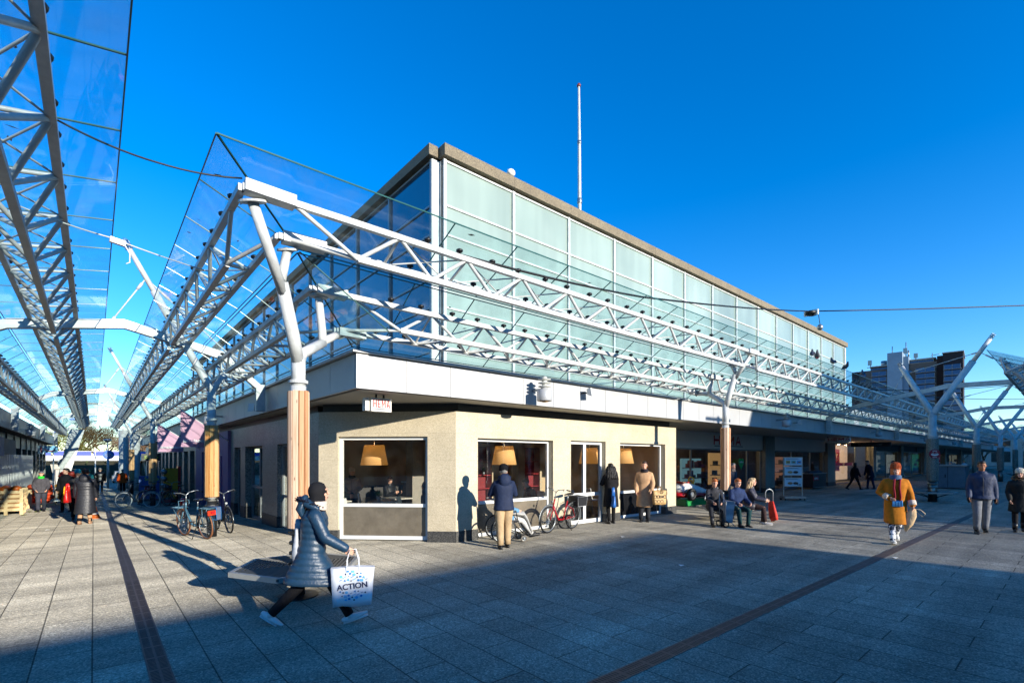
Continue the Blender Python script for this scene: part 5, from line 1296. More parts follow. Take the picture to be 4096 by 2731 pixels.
# ------------------------------------------------------------------ bicycles
def bicycle(label, col, loc, ang, ebike=False, tyre=MBK, tanwall=None, basket=False, pannier=None, front_rack=False, lean=0, step=True):
    o = T('bicycle', label, 'bicycle', (0,0,0), 'parked bicycles')
    r = .345; wb = 1.1
    for x in (0, wb): wheel(o, (x, 0, r), r, tanwall or tyre, MGS, 32, .03, .021)
    fm = P('bike_paint_'+str(len(bpy.data.materials)), col, .3, .1, var=.08, coat=.5)
    b = M(); bb = V((.46,0,.29)); seat = V((.3,0,.78)); hd0 = V((.93,0,.66)); hd1 = V((.87,0,.86))
    b.limb([bb, seat], .018, 10); b.limb([hd0, hd1], .021, 10)
    if step: b.limb([hd0+V((-.01,0,.03)), V((.8,0,.48)), V((.66,0,.31)), bb], .026, 12)
    else: b.limb([hd0, bb], .024, 10); b.limb([hd1, seat+V((.0,0,-.05))], .02, 10)
    for s in (-1, 1):
        b.limb([bb+V((0,s*.03,0)), V((0,s*.06,r))], .011, 7); b.limb([seat+V((0,0,-.12)), V((.1,s*.05,.55)), V((0,s*.06,r))], .009, 7)
    b.build('frame', fm, o)
    b = M()
    b.limb([hd0, hd0+V((.03,0,-.05))], .022, 8)
    for s in (-1, 1): b.limb([hd0+V((.02,s*.05,-.04)), V((1.04,s*.05,.5)), V((wb,s*.055,r))], .013, 8)
    b.build('fork', fm, o)
    b = M(); b.limb([hd1, hd1+V((-.04,0,.18))], .014, 8); top = hd1+V((-.04,0,.18))
    for s in (-1, 1): b.limb([top, top+V((.05,s*.1,.06)), top+V((.0,s*.26,.09)), top+V((-.16,s*.3,.05))], .011, 8)
    hb = b.build('handlebar', MGS, o)
    b = M()
    for s in (-1, 1): b.limb([top+V((-.06,s*.28,.075)), top+V((-.19,s*.305,.045))], .017, 8)
    build_each(b, 'grip', MBK, hb)
    b = M()
    for s in (-1, 1): b.limb([top+V((.02,s*.24,.09)), top+V((.08,s*.28,.05))], .007, 6)
    build_each(b, 'brake_handle', MDS, hb)
    b = M(); b.limb([seat, seat+V((-.03,0,.15))], .014, 8); b.build('seat_post', MGS, o)
    b = M(); b.smooth = True; sd = seat+V((-.03,0,.17)); b.limb([sd+V((.17,0,-.005)), sd+V((.08,0,0)), sd+V((-.04,0,.005)), sd+V((-.12,0,.01))], [(.018,.018),(.035,.022),(.08,.03),(.085,.03)], 12, ref=(0,0,1), rnd=True); b.build('saddle', MBLK, o)
    b = M()
    for x, a0, a1 in ((0, 20, 200), (wb, -12+10, 150)):
        A = [V((x+(r+.03)*math.cos(rad(a0+(a1-a0)*i/14)), 0, r+(r+.03)*math.sin(rad(a0+(a1-a0)*i/14)))) for i in range(15)]
        b.limb(A, [(.026,.004)]*15, 6, ref=(0,1,0))
    build_each(b, 'wheel_fender', fm if ebike else MGS, o)
    b = M(); z = .76
    for s in (-1, 1):
        b.limb([(.24,s*.07,z-.04),(.1,s*.075,z),(-.34,s*.075,z)], .008, 6); b.limb([(-.28,s*.075,z),(0,s*.065,r)], .007, 6); b.limb([(-.05,s*.075,z),(0,s*.065,r)], .007, 6)
    for x in (.08, -.08, -.22, -.34): b.limb([(x,-.075,z),(x,.075,z)], .006, 6)
    b.build('rear_rack', fm if ebike else MDS, o)
    b = M(); b.lathe([(.09,-.015),(.09,.015)], bb+V((0,-.05,0)), 18, 'y', False); b.limb([bb+V((0,-.07,0)), bb+V((.1,-.09,-.13))], .01, 6); b.limb([bb+V((0,.07,0)), bb+V((-.1,.09,.13))], .01, 6)
    b.box(bb.x+.05,bb.x+.15,-.17,-.09,.14,.165); b.box(bb.x-.15,bb.x-.05,.09,.17,.41,.435); b.build('crank', MDS, o)
    b = M(); b.bar((0,-.06,r), (.44,-.055,.3), .012, .07); b.build('chain_guard', MBLK, o)
    b = M(); b.bar((-.4,-.04,.68), (-.4,.04,.68), .02, .05); b.build('tail_light', MRD, o)
    b = M(); b.lathe([(.02,-.03),(.035,0),(.03,.02)], (.99,0,.8), 10, 'x'); b.build('head_light', MGS, o)
    b = M(); b.limb([(.36,.05,.27), (.3,.2,.0)], .01, 6); b.build('kickstand', MDS, o)
    if ebike:
        b = M(); b.box(-.3,.12,-.06,.06,.68,.75); b.build('battery', MBLK, o)
        b = M(); b.box(-.37,-.34,-.1,.1,.61,.72); b.build('red_reflector', P('reflector', '#d2381a', .3), o)
    if front_rack:
        b = M()
        for s in (-1, 1):
            b.limb([(.98,s*.14,.72),(1.38,s*.14,.72)], .009, 6); b.limb([(1.3,s*.13,.72),(wb,s*.06,r)], .008, 6); b.limb([(.98,s*.12,.72),(.99,s*.12,.9)], .008, 6)
        for i in range(6): b.limb([(.98+i*.08,-.14,.72),(.98+i*.08,.14,.72)], .007, 6)
        b.limb([(.99,-.12,.9),(.99,.12,.9)], .008, 6); b.build('front_rack', fm, o)
    if pannier:
        mt, y0, y1, x0, x1, z0, z1, ed = pannier
        b = M(); b.hexa([(x0,y0,z0),(x1,y0,z0),(x1,y1,z0),(x0,y1,z0)], [(x0-.03,y0,z1),(x1+.03,y0,z1),(x1+.03,y1,z1),(x0-.03,y1,z1)]); pn = b.build('pannier', mt, o)
        b = M()
        for yy in (y0-.004, y1+.004): b.limb([(x0,yy,z0),(x1,yy,z0),(x1+.03,yy,z1),(x0-.03,yy,z1),(x0,yy,z0)], .008, 5)
        b.build('piping', ed, pn)
    if basket:
        b = M(); b.lathe([(.13,0),(.17,.22)], (1.06,0,.72), 14, sx=.8)
        b.build('front_basket', MDS, o)
    place(o, loc, ang); o.rotation_euler[0] = rad(lean)
    return o
bicycle('slate blue electric bicycle with front rack and tan tyres beside the timber column', '#4f7486', gp(2.08, 13.75), 107, True, tanwall=P('tan_tyre', '#8a5a3c', .6), front_rack=True, pannier=(P('blue_grey_bag', '#4f5f78', .6), -.19, -.09, -.36, .0, .48, .78, P('blue_piping', '#2f6ea8', .5)), lean=-5)
bicycle('dark bicycle half hidden behind the timber column and the blue one', '#2a2c30', gp(2.62, 15.75), -84, lean=4)
bicycle('red step-through bicycle with black rear bag leaning on the store wall', '#a3101c', (9.86, 8.98, 0), 188, pannier=(P('black_pannier', '#1b1c1f', .6), -.16, .16, -.38, .02, .62, .88, P('grey_piping', '#a9aaac', .5)), lean=-4)
bicycle('dark bicycle with a white walled front wheel by the second timber column', '#1d1f22', gp(1.95, 27.0), 150, tyre=P('white_tyre', '#d9d8d2', .6), lean=4)
bicycle('dark red bicycle behind the white walled one', '#5a1a1e', gp(2.7, 27.6), 146, lean=3)
bicycle('black bicycle with a front basket facing the yellow coin machine', '#17181a', gp(3.05, 26.3), 118, basket=True, lean=4)
bicycle('black and red bicycle parked beside the kiddie racing car', '#7a1a1e', (18.5, 8.2, 0), 141, lean=3)

# ------------------------------------------------------------------ plaza objects
tr = T('shopping_trolley', 'grey polka dot shopping trolley standing before the seated women', 'shopping trolley', (0,0,0))
b = M(); b.hexa([(-.13,-.1,.12),(.13,-.1,.12),(.13,.1,.12),(-.13,.1,.12)], [(-.19,-.14,.72),(.19,-.14,.72),(.19,.14,.72),(-.19,.14,.72)])
m_, nt_, bs_ = newmat('dotted_grey_cloth'); tc_ = nod(nt_, 'TexCoord'); vo_ = nod(nt_, 'TexVoronoi', i_Scale=34.0, i_Randomness=.1); nt_.links.new(tc_.outputs['Object'], vo_.inputs['Vector'])
nt_.links.new(ramp(nt_, vo_.outputs['Distance'], [(.28, lin('#d8dadb')), (.34, lin('#7f868c'))]), bs_.inputs['Base Color']); bs_.inputs['Roughness'].default_value = .8
b.build('bag', m_, tr)
b = M()
for s in (-1, 1): b.limb([(s*.1,.13,.1),(s*.1,.15,.95)], .012, 8)
b.limb([(-.1,.15,.95),(.1,.15,.95)], .014, 8); b.limb([(-.1,-.1,.11),(-.1,-.22,.0)], .01, 6); b.limb([(.1,-.1,.11),(.1,-.22,.0)], .01, 6); b.limb([(-.14,.12,.09),(.14,.12,.09)], .01, 6); b.build('handle_frame', MGS, tr)
for s in (-1, 1):
    b = M(); b.torus((s*.17,.12,.09), .075, .016, 'x', 20, 6); b.build('wheel', MBK, tr)
place(tr, (13.38, 6.42, 0), 60)
wk = T('walking_trolley', 'trolley with a tall chrome handle and red cloth beside the blonde woman', 'shopping trolley', (0,0,0))
b = M(); b.limb([(-.12,0,.1),(-.12,0,.86)]+[(-.12*math.cos(t), 0, .86+.12*math.sin(t)) for t in (.4,.8,1.2,1.57,1.95,2.35,2.75)]+[(.12,0,.86),(.12,0,.1)], .013, 8); b.build('handle', MGS, wk)
b = M(); b.smooth = True; b.limb([(0,-.08,.62),(.02,-.1,.4),(.05,-.13,.15),(.07,-.16,.05)], [(.11,.04),(.15,.07),(.17,.09),(.14,.06)], 12, ref=(1,0,0)); b.build('red_cloth', cloth('bright_red_cloth', '#d63a2c', .6), wk)
for s in (-1, 1): M().torus((s*.15,.02,.08), .065, .016, 'x', 18, 6).build('wheel', MBK, wk)
place(wk, (15.45, 6.1, 0), -35)
sr = T('sign_rack', 'wheeled metal rack holding three framed menu posters', 'sign rack', (0,0,0))
b = M()
for s in (-1, 1): b.bar((s*.42,0,.12), (s*.42,0,1.95), .04, .04)
for z in (.1,): b.box(-.48,.48,-.22,.22,z,z+.1)
b.build('stand', MGS, sr)
MPO = P('menu_paper', '#cfd3d6', .4, var=.06)
for i, z in enumerate((.62, 1.12, 1.58)):
    h = .42 if i < 2 else .38
    f = M(); f.box(-.42,.42,-.04,.0,z,z+h); p = f.build('poster_frame', MGS, sr)
    f = M(); f.box(-.385,.385,-.045,-.041,z+.03,z+h-.03); pp = f.build('poster', MPO, p, (0,0,0))
    f = M(); f.box(-.33,.2,-.0475,-.0455,z+h-.075,z+h-.06); f.box(-.33,.28,-.0475,-.0455,z+h-.1,z+h-.092); f.build('printed_lines', MTX, p, (0,0,0))
    for j, c in enumerate((('#b07040','#6a3a22'), ('#c08a58','#5a3020'), ('#d8b060','#7fb0a0','#6fa8d0'))[i]):
        f = M(); x = -.24+j*.25
        if i == 2: f.box(x-.1,x+.1,-.0475,-.0455,z+.09,z+.23)
        else: f.poly([(x+.1+.12*math.cos(q), -.0455, z+.16+.06*math.sin(q)) for q in [t*math.pi/6 for t in range(12)]], (0,-.002,0))
        f.build('printed_food', P('print_%d%d' % (i, j), c, .5), p, (0,0,0))
        if i == 2:
            f = M(); f.poly([(x+.01+.07*math.cos(q), -.0477, z+.15+.03*math.sin(q)) for q in [t*math.pi/6 for t in range(12)]], (0,-.0015,0)); f.build('printed_food', P('print_roll_%d' % j, '#a5643a', .5), p, (0,0,0))
    if i == 0:
        t = text('printed_price', '4.50', .1, MTX, None, (0,0,0)); t.parent = p; t.location = (.26, -.049, z+.06)
for sx in (-.44, .44):
    for sy in (-.18, .18): M().lathe([(.04,-.015),(.04,.015)], (sx, sy, .05), 12, 'y').build('caster', MBK, sr)
place(sr, (24.1, 8.5, 0), A_RT)
kr = T('kiddie_ride', 'coin operated racing car ride in red and white on a green base', 'kiddie ride', (0,0,0))
b = M(); b.box(-.85,.85,-.4,.4,.02,.28); b.build('base', P('green_base', '#1f9a4a', .4, coat=.3), kr)
b = M(); b.smooth = True; b.limb([(-1.0,0,.5),(-.7,0,.52),(-.2,0,.6),(.4,0,.68),(.85,0,.7)], [(.12,.08),(.2,.12),(.28,.2),(.34,.26),(.3,.22)], 16, ref=(0,0,1), rnd=True); b.build('car_body', MWH, kr)
b = M(); b.smooth = True; b.limb([(-1.02,-.0,.4),(-.2,0,.42),(.9,0,.45)], [(.26,.06),(.4,.11),(.4,.13)], 14, ref=(0,0,1), rnd=True); b.bar((.8,-.4,.95),(.8,.4,.95),.3,.05); b.build('red_side_pods', MRD, kr)
for x, y, rr in ((-.55,-.43,.2),(-.55,.43,.2),(.6,-.47,.26),(.6,.47,.26)):
    w_ = M().torus((x,y,rr+.22), rr*.68, rr*.32, 'y', 24, 10).build('wheel', MBK, kr)
    M().lathe([(rr*.3,-.06),(rr*.6,0),(rr*.3,.06)], (x,y,rr+.22), 14, 'y', False).build('hub_cap', MGS, w_, (0,0,0))
b = M(); b.torus((.05,0,1.0), .14, .025, 'x', 20, 8); b.limb([(.05,0,1.0),(-.15,0,.8)], .03, 8); b.limb([(.05,-.13,1.0),(.05,.13,1.0)], .02, 6); b.build('steering_wheel', P('yellow_plastic', '#e8b41a', .4), kr)
b = M()
for j in range(4): b.torus((-.55,-.43,.42), .22+.0*j, .012, 'y', 20, 6)
place(kr, (18.6, 10.35, 0), 170)
ht = T('heart_sign', 'green heart shaped sign in the shop entrance window', 'sign', (16.6, 11.52, 1.6))
pts = []
for i in range(40):
    t = i*2*math.pi/40; pts.append((16.95+.018*16*math.sin(t)**3, 11.53, 1.66+.021*(13*math.cos(t)-5*math.cos(2*t)-2*math.cos(3*t)-math.cos(4*t))))
pts = [(p[0]+1.05+.25, p[1], p[2]) for p in pts]
M().poly(pts, (0,-.02,0)).build('heart', P('green_heart', '#12a84a', .5), ht)
text('lettering', 'welkom', .14, MSGN, ht, (18.25, 11.505, 1.68))
ht2 = dup(ht, (16.6+7.4, 11.52, 1.6), 0, 'darker green heart sign further right in the shop entrance')
bn = T('display_bin', 'dark wheeled display bin with a red sign in the shaded shop front', 'display bin', (35.5, 10.7, 0))
b = M(); b.box(33.3,35.6,10.6,11.3,.12,.95); b.build('bin_box', P('bin_dark', '#23262c', .5), bn)
b = M(); b.box(33.25,35.65,10.55,11.35,.95,1.0); b.box(33.25,35.65,10.55,10.6,.1,.14); b.build('bin_rim', MGS, bn)
b = M(); b.box(33.3,34.2,10.57,10.595,.55,.8); b.build('red_plate', MRDT, bn); stroke_word(bn, (33.38, 10.569, .61), (1,0,0), (0,-1,0), .13, .15, .03, .03, MSGN)
b = M()
for i in range(9): b.ell((33.5+i*.24, 10.95, 1.02), (.16,.2,.12), 8, 5)
b.build('bin_goods', P('bin_goods', '#3a4656', .6, var=.6, sc=6), bn)
ub = T('utility_cabinet', 'grey metal utility cabinet standing in the shaded right street', 'cabinet', (41.5, 5.2, 0))
b = M(); b.box(40.7,42.4,4.6,6.3,.06,1.42); b.build('housing', P('cabinet_grey', '#6d7f8c', .5, .2), ub)
b = M(); b.box(40.6,42.5,4.5,6.4,1.42,1.5); b.build('lid', MGS, ub)
b = M(); b.box(40.69,40.7,5.4,5.42,.1,1.4); b.box(40.66,40.7,5.5,5.55,.7,.9); b.build('door_seam', MBLK, ub)

# ------------------------------------------------------------------ signs
def blade(x, y0, y1, z0, z1, words, col, label, fs, bgm=MSGN, under=True, th=.14):
    o = T('hanging_sign', label, 'sign', (x, (y0+y1)/2, z1)); b = M(); b.box(x,x+th,y0,y1,z0,z1); b.build('sign_box', bgm, o)
    stroke_word(o, (x-.001, y1-.14, z0+(z1-z0)*.34), (0,-1,0), (-1,0,0), fs*.6, (y1-y0)*.19, fs*.13, (y1-y0)*.04, col)
    if under: M().box(x-.008,x-.001,y0+.06,y1-.06,z0+.055,z0+.075).build('underline', TB, o)
    b = M()
    for y in (y0+.12, y1-.12): b.box(x+.05,x+.09,y-.02,y+.02,z1,3.17)
    b.build('hangers', MDS, o); return o
sg = T('hanging_sign', 'white hanging shop sign with red HEMA lettering at the store corner', 'sign', (4.28, 9, 3.1))
M().box(4.08,4.5,8.93,9.12,2.82,3.08).build('sign_box', MSGN, sg); stroke_word(sg, (4.115, 8.929, 2.895), (1,0,0), (0,-1,0), .15, .075, .021, .018, MRDT)
M().box(4.12,4.46,8.922,8.929,2.86,2.875).build('underline', TB, sg); M().box(3.98,4.06,8.98,9.12,2.83,3.08).build('rear_panel', MSGN, sg)
b = M(); b.box(4.2,4.23,9,9.03,3.08,3.17); b.box(4.36,4.39,9,9.03,3.08,3.17); b.build('hangers', MDS, sg)
blade(32.6, 8.5, 9.75, 2.82, 3.1, 'HEMA', MRDT, 'small hanging HEMA sign under the shaded soffit left of the sale window', .27)
hu = T('hanging_sign', 'long black hanging sign with faint hunkemoller lettering', 'sign', (41.5, 9.6, 3))
M().box(40.8,40.9,8.3,10.6,2.72,3.02).build('sign_box', MBLK, hu)
text('sign_lettering', 'hunkemöller', .28, P('faint_letters', '#6f6a66', .6), hu, (40.79, 9.45, 2.8), (90,0,-90))
M().box(40.83,40.87,9.4,9.44,3.02,3.17).build('hanger', MDS, hu)
hs_ = T('wall_lettering', 'large dark red HEMA letters on the white band behind the second timber column', 'sign', (24.5, 11.55, 2.7))
stroke_word(hs_, (22.8, 11.558, 2.58), (1,0,0), (0,-1,0), .44, .62, .1, .14, MRDT)
M().box(22.85,25.9,11.54,11.552,2.5,2.535).build('underline', TB, hs_)
so_ = T('sale_poster', 'tall magenta sale poster hanging in the lit shop window', 'poster', (44.5, 12.7, 1.5))
M().box(43.0,45.9,12.7,12.73,.9,2.65).build('poster_sheet', P('magenta_poster', '#b30f3e', .5), so_)
text('sale_lettering', 'SALE', .78, MSGN, so_, (44.5, 12.685, 1.72), (90,0,0), .003, sx=1.05)
text('script_lettering', 'Big Sexy', .36, MSGN, so_, (44.4, 12.685, 2.2), (90,0,0), .003, shear=.3)
bd_ = T('percent_banner', 'purple banner strip reading -50% across the lit shop window', 'banner', (45, 12.6, 1.4))
M().box(40.7,50,12.6,12.62,1.3,1.56).build('banner_strip', P('purple_banner', '#8c1466', .5), bd_)
for x in (42.3, 46.5, 49): text('percent_lettering', '-50%', .26, MSGN, bd_, (x, 12.59, 1.34))
mn = T('mannequin', 'white mannequin in a dark bra standing in the lit shop window', 'mannequin', (42, 12.3, .1))
b = M(); b.smooth = True; mz = .1
for s in (-1, 1):
    b.limb([(42+s*.09,12.3,mz+.9),(42+s*.1,12.28,mz+.5),(42+s*.12,12.3,mz+.05)], [.085,.06,.035], 10); b.limb([(42+s*.19,12.3,mz+1.42),(42+s*.25,12.25,mz+1.15),(42+s*.2,12.1,mz+1.0)], [.045,.036,.026], 8)
b.limb([(42,12.3,mz+.82),(42,12.3,mz+.95),(42,12.3,mz+1.12),(42,12.3,mz+1.35),(42,12.3,mz+1.46),(42,12.3,mz+1.55)], [(.16,.11),(.17,.12),(.12,.09),(.17,.11),(.13,.08),(.05,.05)], 14); b.ell((42,12.3,mz+1.67), (.08,.1,.12), 12, 8); b.build('figure', MWH, mn)
b = M(); b.limb([(42,12.29,mz+1.24),(42,12.29,mz+1.36)], [(.165,.125),(.175,.125)], 14); b.build('bra', MBLK, mn)
M().lathe([(.2,.1),(.2,.12)], (42,12.3,0), 16).build('stand', MGS, mn)
mf = T('shop_name_board', 'dark board with faint MANFIELD letters deep in the right street', 'sign', (72, 11.45, 2.8))
M().box(67,78,11.42,11.46,2.62,3.1).build('board', MBLK, mf); text('board_lettering', 'MANFIELD', .62, P('faint_grey_letters', '#6d6a64', .6), mf, (72.2, 11.41, 2.66), sx=1.35)
rs_ = T('round_sign', 'round red sign with a white grinning mouth on the stone sleeved column', 'sign', (27.85, 4.12, 2.12))
q_ = V((-.9, -.35, 0)).normalized(); yaw = math.atan2(q_.y, q_.x)
def flatpart(name, mat, outline, d0, par, c=V((27.86, 4.13, 2.1)), th=.006):
    s_ = V((q_.y, -q_.x, 0))*-1; s_ = V((-q_.y, q_.x, 0)); s_ = -s_ if s_.dot(V((.76, -.65, 0))) < 0 else s_
    M().poly([c+q_*d0+s_*a+V((0,0,z)) for a, z in outline], q_*th).build(name, mat, par)
circ = lambda r, n=28, x=0, z=0, a0=0, a1=360: [(x+r*math.cos(rad(a0+(a1-a0)*i/n)), z+r*math.sin(rad(a0+(a1-a0)*i/n))) for i in range(n)]
flatpart('disc', P('sign_disc_red', '#a5222e', .5), circ(.2), .0, rs_)
flatpart('mouth', MSGN, [(-.13,-.03),(-.08,-.075),(0,-.09),(.08,-.075),(.13,-.03),(.12,.01),(0,-.015),(-.12,.01)], .008, rs_)
for sx in (-.055, .055):
    flatpart('eye_arc', MSGN, [(sx-.04,.03),(sx-.025,.06),(sx,.07),(sx+.025,.06),(sx+.04,.03),(sx+.03,.03),(sx,.055),(sx-.03,.03)], .008, rs_)
flatpart('top_text_strip', MSGN, [(-.08,.12),(.08,.12),(.07,.145),(-.07,.145)], .008, rs_); flatpart('bottom_text_strip', MSGN, [(-.08,-.14),(.08,-.14),(.07,-.16),(-.07,-.16)], .008, rs_)
def flagp(px_, tip, q, label):
    o = T('pink_flag', label, 'flag', px_, 'pink flags on the purple shop'); M().limb([px_, tip], .016, 8).build('flag_pole', MWH, o)
    p0 = V(px_).lerp(V(tip), .97); p1 = V(px_).lerp(V(tip), .42); b = M(); n = 14; b.smooth = True
    zb = q; rows_ = []
    for j in range(9):
        t = j/8; ring = []
        for i in range(n+1):
            s_ = i/n; a = p0.lerp(p1, s_); bt = V((p0.x+.02+(p1.x-p0.x+.05)*s_, a.y, zb)); v = a.lerp(bt, t); v.y += .05*math.sin(5*s_+3*t)*(.3+t); ring.append(v)
        rows_.append(ring)
    vs = [v for r_ in rows_ for v in r_]; k = n+1
    b.add(vs, [(j*k+i, j*k+i+1, (j+1)*k+i+1, (j+1)*k+i) for j in range(8) for i in range(n)], True)
    b.build('flag_cloth', MPK, o)
    text('flag_lettering', 'lamaisonora', .17, MSGN, o, ((p0.x+p1.x)/2+.03, p0.y-.075, zb+.16), (90,0,0), .002); return o
flagp((3.86, 20.9, 2.55), (2.2, 20.0, 3.62), 2.3, 'pink flag with white lettering nearest the timber column')
flagp((3.86, 27.4, 2.35), (2.12, 27.0, 3.5), 2.2, 'second pink flag farther down the left street')
ts = T('projecting_sign', 'light blue projecting sign with a red curved smile on the far left shops', 'sign', (-2.35, 47.6, 2.5))
M().box(-2.75,-1.95,47.6,47.7,2.3,2.8).build('panel', P('sky_blue_sign', '#7cc3e6', .5), ts)
M().limb([V((-2.35+.26*math.cos(rad(a)), 47.58, 2.62+.2*math.sin(rad(a)))) for a in range(195, 350, 10)], [.02+.015*math.sin(i/15*3.1) for i in range(16)], 8).build('red_smile', MRDT, ts)
ts2 = T('projecting_sign', 'small white projecting sign with a red figure left of the smile sign', 'sign', (-2.55, 44, 2.45))
M().box(-2.75,-2.45,44,44.08,2.2,2.75).build('panel', P('white_blue_sign', '#b6d4e2', .5), ts2); M().box(-2.62,-2.56,43.98,43.99,2.3,2.65).build('red_figure', MRDT, ts2)
sh = T('projecting_sign', 'dark projecting sign with yellow Schoe lettering past the bicycles', 'sign', (2.9, 34, 2.4))
M().box(2.25,3.2,38,38.1,1.75,2.2).build('panel', MBLK, sh); text('yellow_lettering', 'Schoe', .3, P('lime_letters', '#b8c832', .5), sh, (2.72, 37.98, 1.87), shear=.25)
ab = T('pavement_board', 'blue pavement board with a yellow heading beside the distant bicycles', 'sign board', gp(2.25, 33))
z_ = gz(0, 33)
M().box(1.85,2.75,33,33.06,z_+.1,z_+1.35).build('board', P('board_blue', '#1d5aa0', .5), ab); text('board_heading', 'Schoe', .26, P('board_yellow', '#e0d23a', .5), ab, (2.4, 32.98, z_+1.1))
b = M(); b.ell((2.25,32.98,z_+.62), (.16,.01,.22), 12, 8); b.build('board_figure', MRDT, ab); M().box(1.82,2.78,32.98,33.08,z_,z_+.1).build('board_foot', MDS, ab)
ym = T('coin_machine', 'yellow and red coin machine with four round silver lamps', 'machine', gp(2.9, 30.4))
z_ = gz(0, 30.4)
M().box(2.72,3.3,30.3,30.8,z_,z_+1.75).build('cabinet', P('machine_yellow', '#d49a1a', .45), ym); M().box(3.3,3.42,30.25,30.85,z_,z_+1.85).build('red_side', MRD, ym); M().box(2.6,3.3,30.2,30.9,z_-.05,z_+.18).build('red_base', MRD, ym)
for i in range(4): M().ell((2.7, 30.28, z_+.5+i*.36), (.15,.1,.13), 12, 8).build('round_lamp', MGS, ym)
hy = T('street_bollard', 'red and white bollard behind the blue bicycle', 'bollard', gp(1.95, 16.6)); z_ = gz(0, 16.6)
M().lathe([(.09,z_),(.09,z_+.3)], (1.95,16.6,0), 14).build('white_foot', MWH, hy); M().lathe([(.09,z_+.3),(.095,z_+.8),(.06,z_+.88)], (1.95,16.6,0), 14).build('red_post', MRD, hy)

# ------------------------------------------------------------------ greengrocer's stock at the left
def crate(x, y, w_, d_, h_, label, fill):
    z = gz(x, y); o = T('timber_crate', label, 'crate', (x, y, z), 'timber crates of the greengrocer'); b = M()
    for s in (0, 1):
        X = x+s*(w_-.03)
        for i in range(5): b.box(X, X+.022, y, y+d_, z+.14+i*h_*.18, z+.14+i*h_*.18+h_*.12)
        Y = y+s*(d_-.03)
        for i in range(5): b.box(x, x+w_, Y, Y+.022, z+.14+i*h_*.18+.002, z+.14+i*h_*.18+h_*.12)
    for sx in (0, .5, 1):
        for sy in (0, .5, 1):
            if sx == sy == .5: continue
            X, Y = x+sx*(w_-.09), y+sy*(d_-.09); b.box(X-.006, X+.096, Y-.006, Y+.096, z, z+h_+.06)
    b.build('slats', MPA, o)
    b = M(); b.box(x+.04,x+w_-.04,y+.04,y+d_-.04,z+.15,z+h_-.06); b.build('cardboard_liner', P('cardboard', '#a8794c', .8), o)
    if fill: fill(o, x, y, w_, d_, z+h_)
    return o
MOR = P('pumpkin_orange', '#c9641c', .4, var=.2); MYE = P('onion_yellow', '#c99a28', .5, var=.35, sc=14); MRN = P('orange_net', '#d2481a', .5, var=.35, sc=14, bump=.6)
def pump(o, x, y, w_, d_, z):
    for i in range(5):
        b = M(); b.ell((x+.15+.3*(i % 3), y+.2+.38*(i//3), z+.06), (.16,.16,.12), 12, 8); b.build('pumpkin', MOR, o)
def veg(o, x, y, w_, d_, z):
    for j, (c, mm) in enumerate((('a', MRD), ('b', MYE), ('c', KB['darkgreen']))):
        b = M()
        for i in range(8): b.ell((x+.1+R.random()*(w_-.2), y+.1+R.random()*(d_-.2), z+.03*j), (.07,.07,.07), 8, 6)
        b.build('vegetables', mm, o)
crate(-3.05, 27.0, .95, 1.05, .95, 'timber crate with cardboard liner and pumpkins at the left edge', pump)
crate(-3.0, 28.4, .72, .95, .9, 'timber crate of mixed vegetables second from the left edge', veg)
crate(-2.9, 29.8, .66, .95, .88, 'timber crate of mixed vegetables third from the left edge', veg)
crate(-2.8, 31.2, .6, .9, .75, 'low timber crate of the greengrocer nearest the orange net bags', None)
def netpile(o, x0, x1, y0, y1, z0, z1, mat, n, name):
    nz = max(2, int((z1-z0)/.19))
    for k in range(nz):
        b = M()
        for i in range(n): b.ell((R.uniform(x0+.1, x1-.1), R.uniform(y0+.1, y1-.1), z0+.1+k*(z1-z0-.1)/nz), (.17,.17,.13), 10, 6)
        b.build(name, mat, o)
z_ = gz(0, 33)
np_ = T('net_bag_pile', 'pile of orange net bags wrapped in film beside the crates', 'produce', (-1.95, 33, z_)); netpile(np_, -2.45, -1.5, 32.6, 33.5, z_+.15, z_+1.1, MRN, 9, 'net_bags'); M().box(-2.5,-1.45,32.5,33.6,z_,z_+.14).build('pallet', MPA, np_)
rc = T('roll_cage', 'wire roll cage on wheels stacked with yellow net bags of potatoes', 'roll cage', (-1.0, 34, gz(0, 34))); z_ = gz(0, 34)
b = M()
for x in (-1.5, -.55):
    for i in range(6): b.limb([(x, 33.6+i*.16, z_+.2), (x, 33.6+i*.16, z_+1.75)], .012, 5)
    for z in (.2, .7, 1.2, 1.75): b.limb([(x, 33.6, z_+z), (x, 34.4, z_+z)], .014, 5)
for i in range(7): b.limb([(-1.5+i*.158, 34.4, z_+.2), (-1.5+i*.158, 34.4, z_+1.75)], .01, 5)
b.limb([(-1.5,34.4,z_+1.75),(-.55,34.4,z_+1.75)], .014, 5); b.box(-1.52,-.53,33.58,34.42,z_+.16,z_+.2); b.build('wire_cage', MGS, rc)
for x in (-1.45, -.6):
    for y in (33.65, 34.35): M().torus((x, y, z_+.08), .055, .025, 'x', 14, 6).build('caster', MBK, rc)
netpile(rc, -1.45, -.6, 33.65, 34.35, z_+.22, z_+1.3, MYE, 7, 'yellow_net_bags'); netpile(rc, -1.45, -.6, 33.65, 34.35, z_+1.3, z_+1.65, P('red_net', '#8f2a1a', .5, var=.3, bump=.5), 7, 'red_net_bags')
M().box(-.95,-.7,33.55,33.56,z_+.75,z_+1.05).build('price_card', MSGN, rc)

